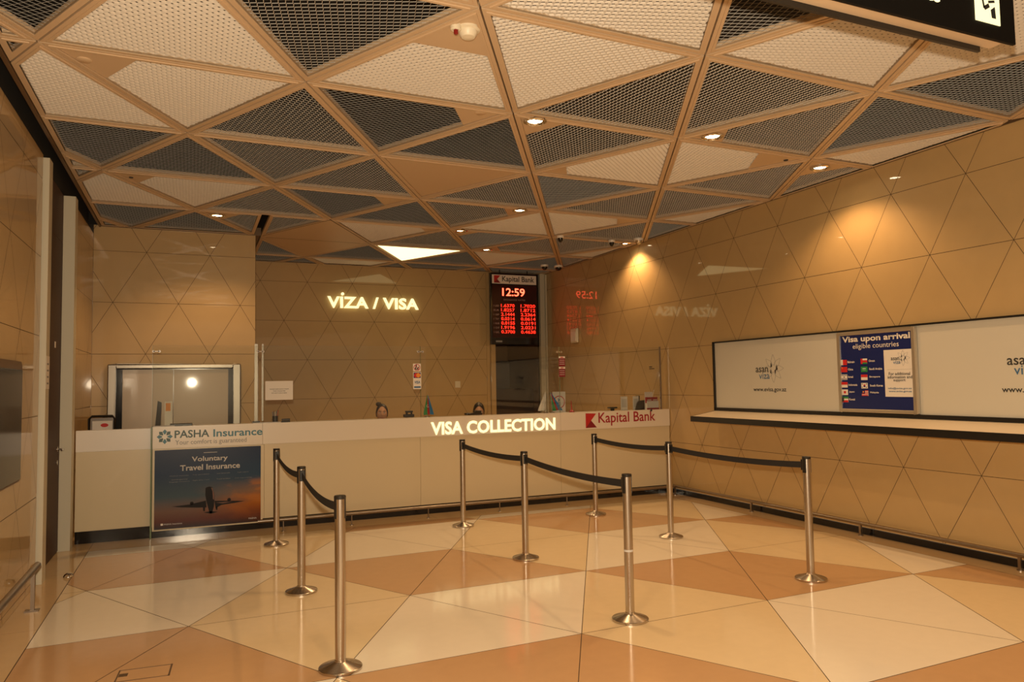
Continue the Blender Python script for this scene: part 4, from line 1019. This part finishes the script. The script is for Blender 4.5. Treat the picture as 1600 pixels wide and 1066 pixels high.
dome(4.87, 9.45, .05, 'small white and black camera in the middle of the dark mesh')
dome(5.80, 11.9, .07, 'white ceiling camera above the exchange board, left one of a pair')
dome(6.08, 11.9, .08, 'white ceiling camera above the exchange board, right one of a pair')
for (x, y, r, mm, lab) in ((2.06, 5.32, .045, 'cmetal', 'round blank cap on the corner plate near the central seam'), (-.659, 5.351, .045, 'cmetal', 'round blank cap on the corner plate at the upper left'),
                       (5.29, 5.448, .022, 'ink', 'small dark sensor hole near the right wall downlight'), (-.582, 8.214, .02, 'ink', 'small dark sensor hole on the plate above the left door'), (1.998, 8.168, .035, 'cmetal', 'round blank cap between the two far mesh panels')):
    o = MB().lathe([(r, 0), (r, -.004), (r*.9, -.007)], (x, y, ZC-.006), 24).build('ceiling_cap', M[mm], smooth=True); tag(o, lab, 'cap')
# hanging sign
t = thing('hanging_sign', 'black illuminated hanging sign with yellow pictogram, top right', 'sign')
bx('front_plate', mat('sign_black', (.008, .007, .006), .6, spec=.15), 1.2, 3.575, 2.19, 2.205, 3.165, 3.60, t); bx('body', M['cmetal'], 1.2, 3.52, 2.206, 2.28, 3.175, 3.59, t); bx('back_plate', M['black'], 1.2, 3.455, 2.281, 2.296, 3.150, 3.60, t)
bx('pictogram_panel', mat('pictogram_lit', (1, .95, .6), .5, emit=.72, ecol=(1, .93, .50)), 3.295, 3.465, 2.186, 2.19, 3.235, 3.42, t)
o = flat('pictogram', [circ(3.395, 3.385, .022), seg(3.34, 3.37, 3.355, 3.30, .012), seg(3.355, 3.30, 3.39, 3.32, .02), [(3.40, 3.30), (3.43, 3.32), (3.435, 3.262), (3.405, 3.262)], seg(3.385, 3.335, 3.43, 3.345, .012)], M['ink'], (0, 2.186, 0), '-y', t)
text('sign_lettering', 'da', (2.86, 2.19, 3.268), '-y', .20, .13, M['lit'], t, bold=.02)
for x_ in (1.6, 3.1): MB().tube([(x_, 2.245, 3.58), (x_, 2.245, ZC+.01)], .012).build('hanger', M['black'], t)

# ------------------------------------------------------------------ sub-parts hang under their parts
SUB = {'exchange_rate_board': {'header': ('red_emblem', 'header_lettering'), 'display': ('clock_digits', 'buy_rate', 'sell_rate', 'currency_label', 'caption', 'currency_patch')},
       'airplane_poster': {'print': ('airplane_silhouette', 'airplane_belly_light', 'poster_title', 'poster_rule', 'poster_small_print', 'poster_mark')},
       'visa_poster': {'print': ('poster_title', 'poster_subtitle', 'flag_print', 'country_name', 'info_card', 'flower_outline', 'flower_core', 'asan_lettering', 'viza_lettering', 'info_rule', 'info_lettering')},
       'wall_board': {'panel': ('web_address', 'flower_outline', 'flower_core', 'asan_lettering', 'viza_lettering')},
       'door_1': {'door_leaf': ('door_handle', 'keyhole', 'door_sticker')}, 'no_smoking_sticker': {'sheet': ('circle_print', 'figure_print', 'slash_print')},
       'card_sticker': {'sheet': ('dark_field', 'circles_print', 'card_lettering', 'blue_bar')}, 'hanging_sign': {'front_plate': ('pictogram_panel', 'pictogram', 'sign_lettering')},
       'service_counter': {'fascia': ('visa_collection_lettering', 'bank_lettering', 'red_emblem', 'insurance_lettering', 'slogan_lettering', 'petal_emblem')},
       'chair_with_sheet': {'sheet': ('red_print',), 'back_frame': ('back_pad',)}, 'sign_stand': {'plate': ('red_ring', 'figures')}, 'smoke_detector': {'housing': ('vent_slot',), 'indicator_base': ('indicator',)}}
base = lambda n: n.split('.')[0]
def centre(o):
    vs = [v.co for v in o.data.vertices]; return sum(vs, Vector())/len(vs)
for o in [x for x in C.objects if x.parent is None and x.name in SUB]:
    for pn, kids in SUB[o.name].items():
        hosts = [c for c in C.objects if c.parent is o and base(c.name) == pn]
        if not hosts: continue
        for c in [k for k in C.objects if k.parent is o and base(k.name) in kids]:
            cc = centre(c); c.parent = min(hosts, key=lambda h: (centre(h)-cc).length)
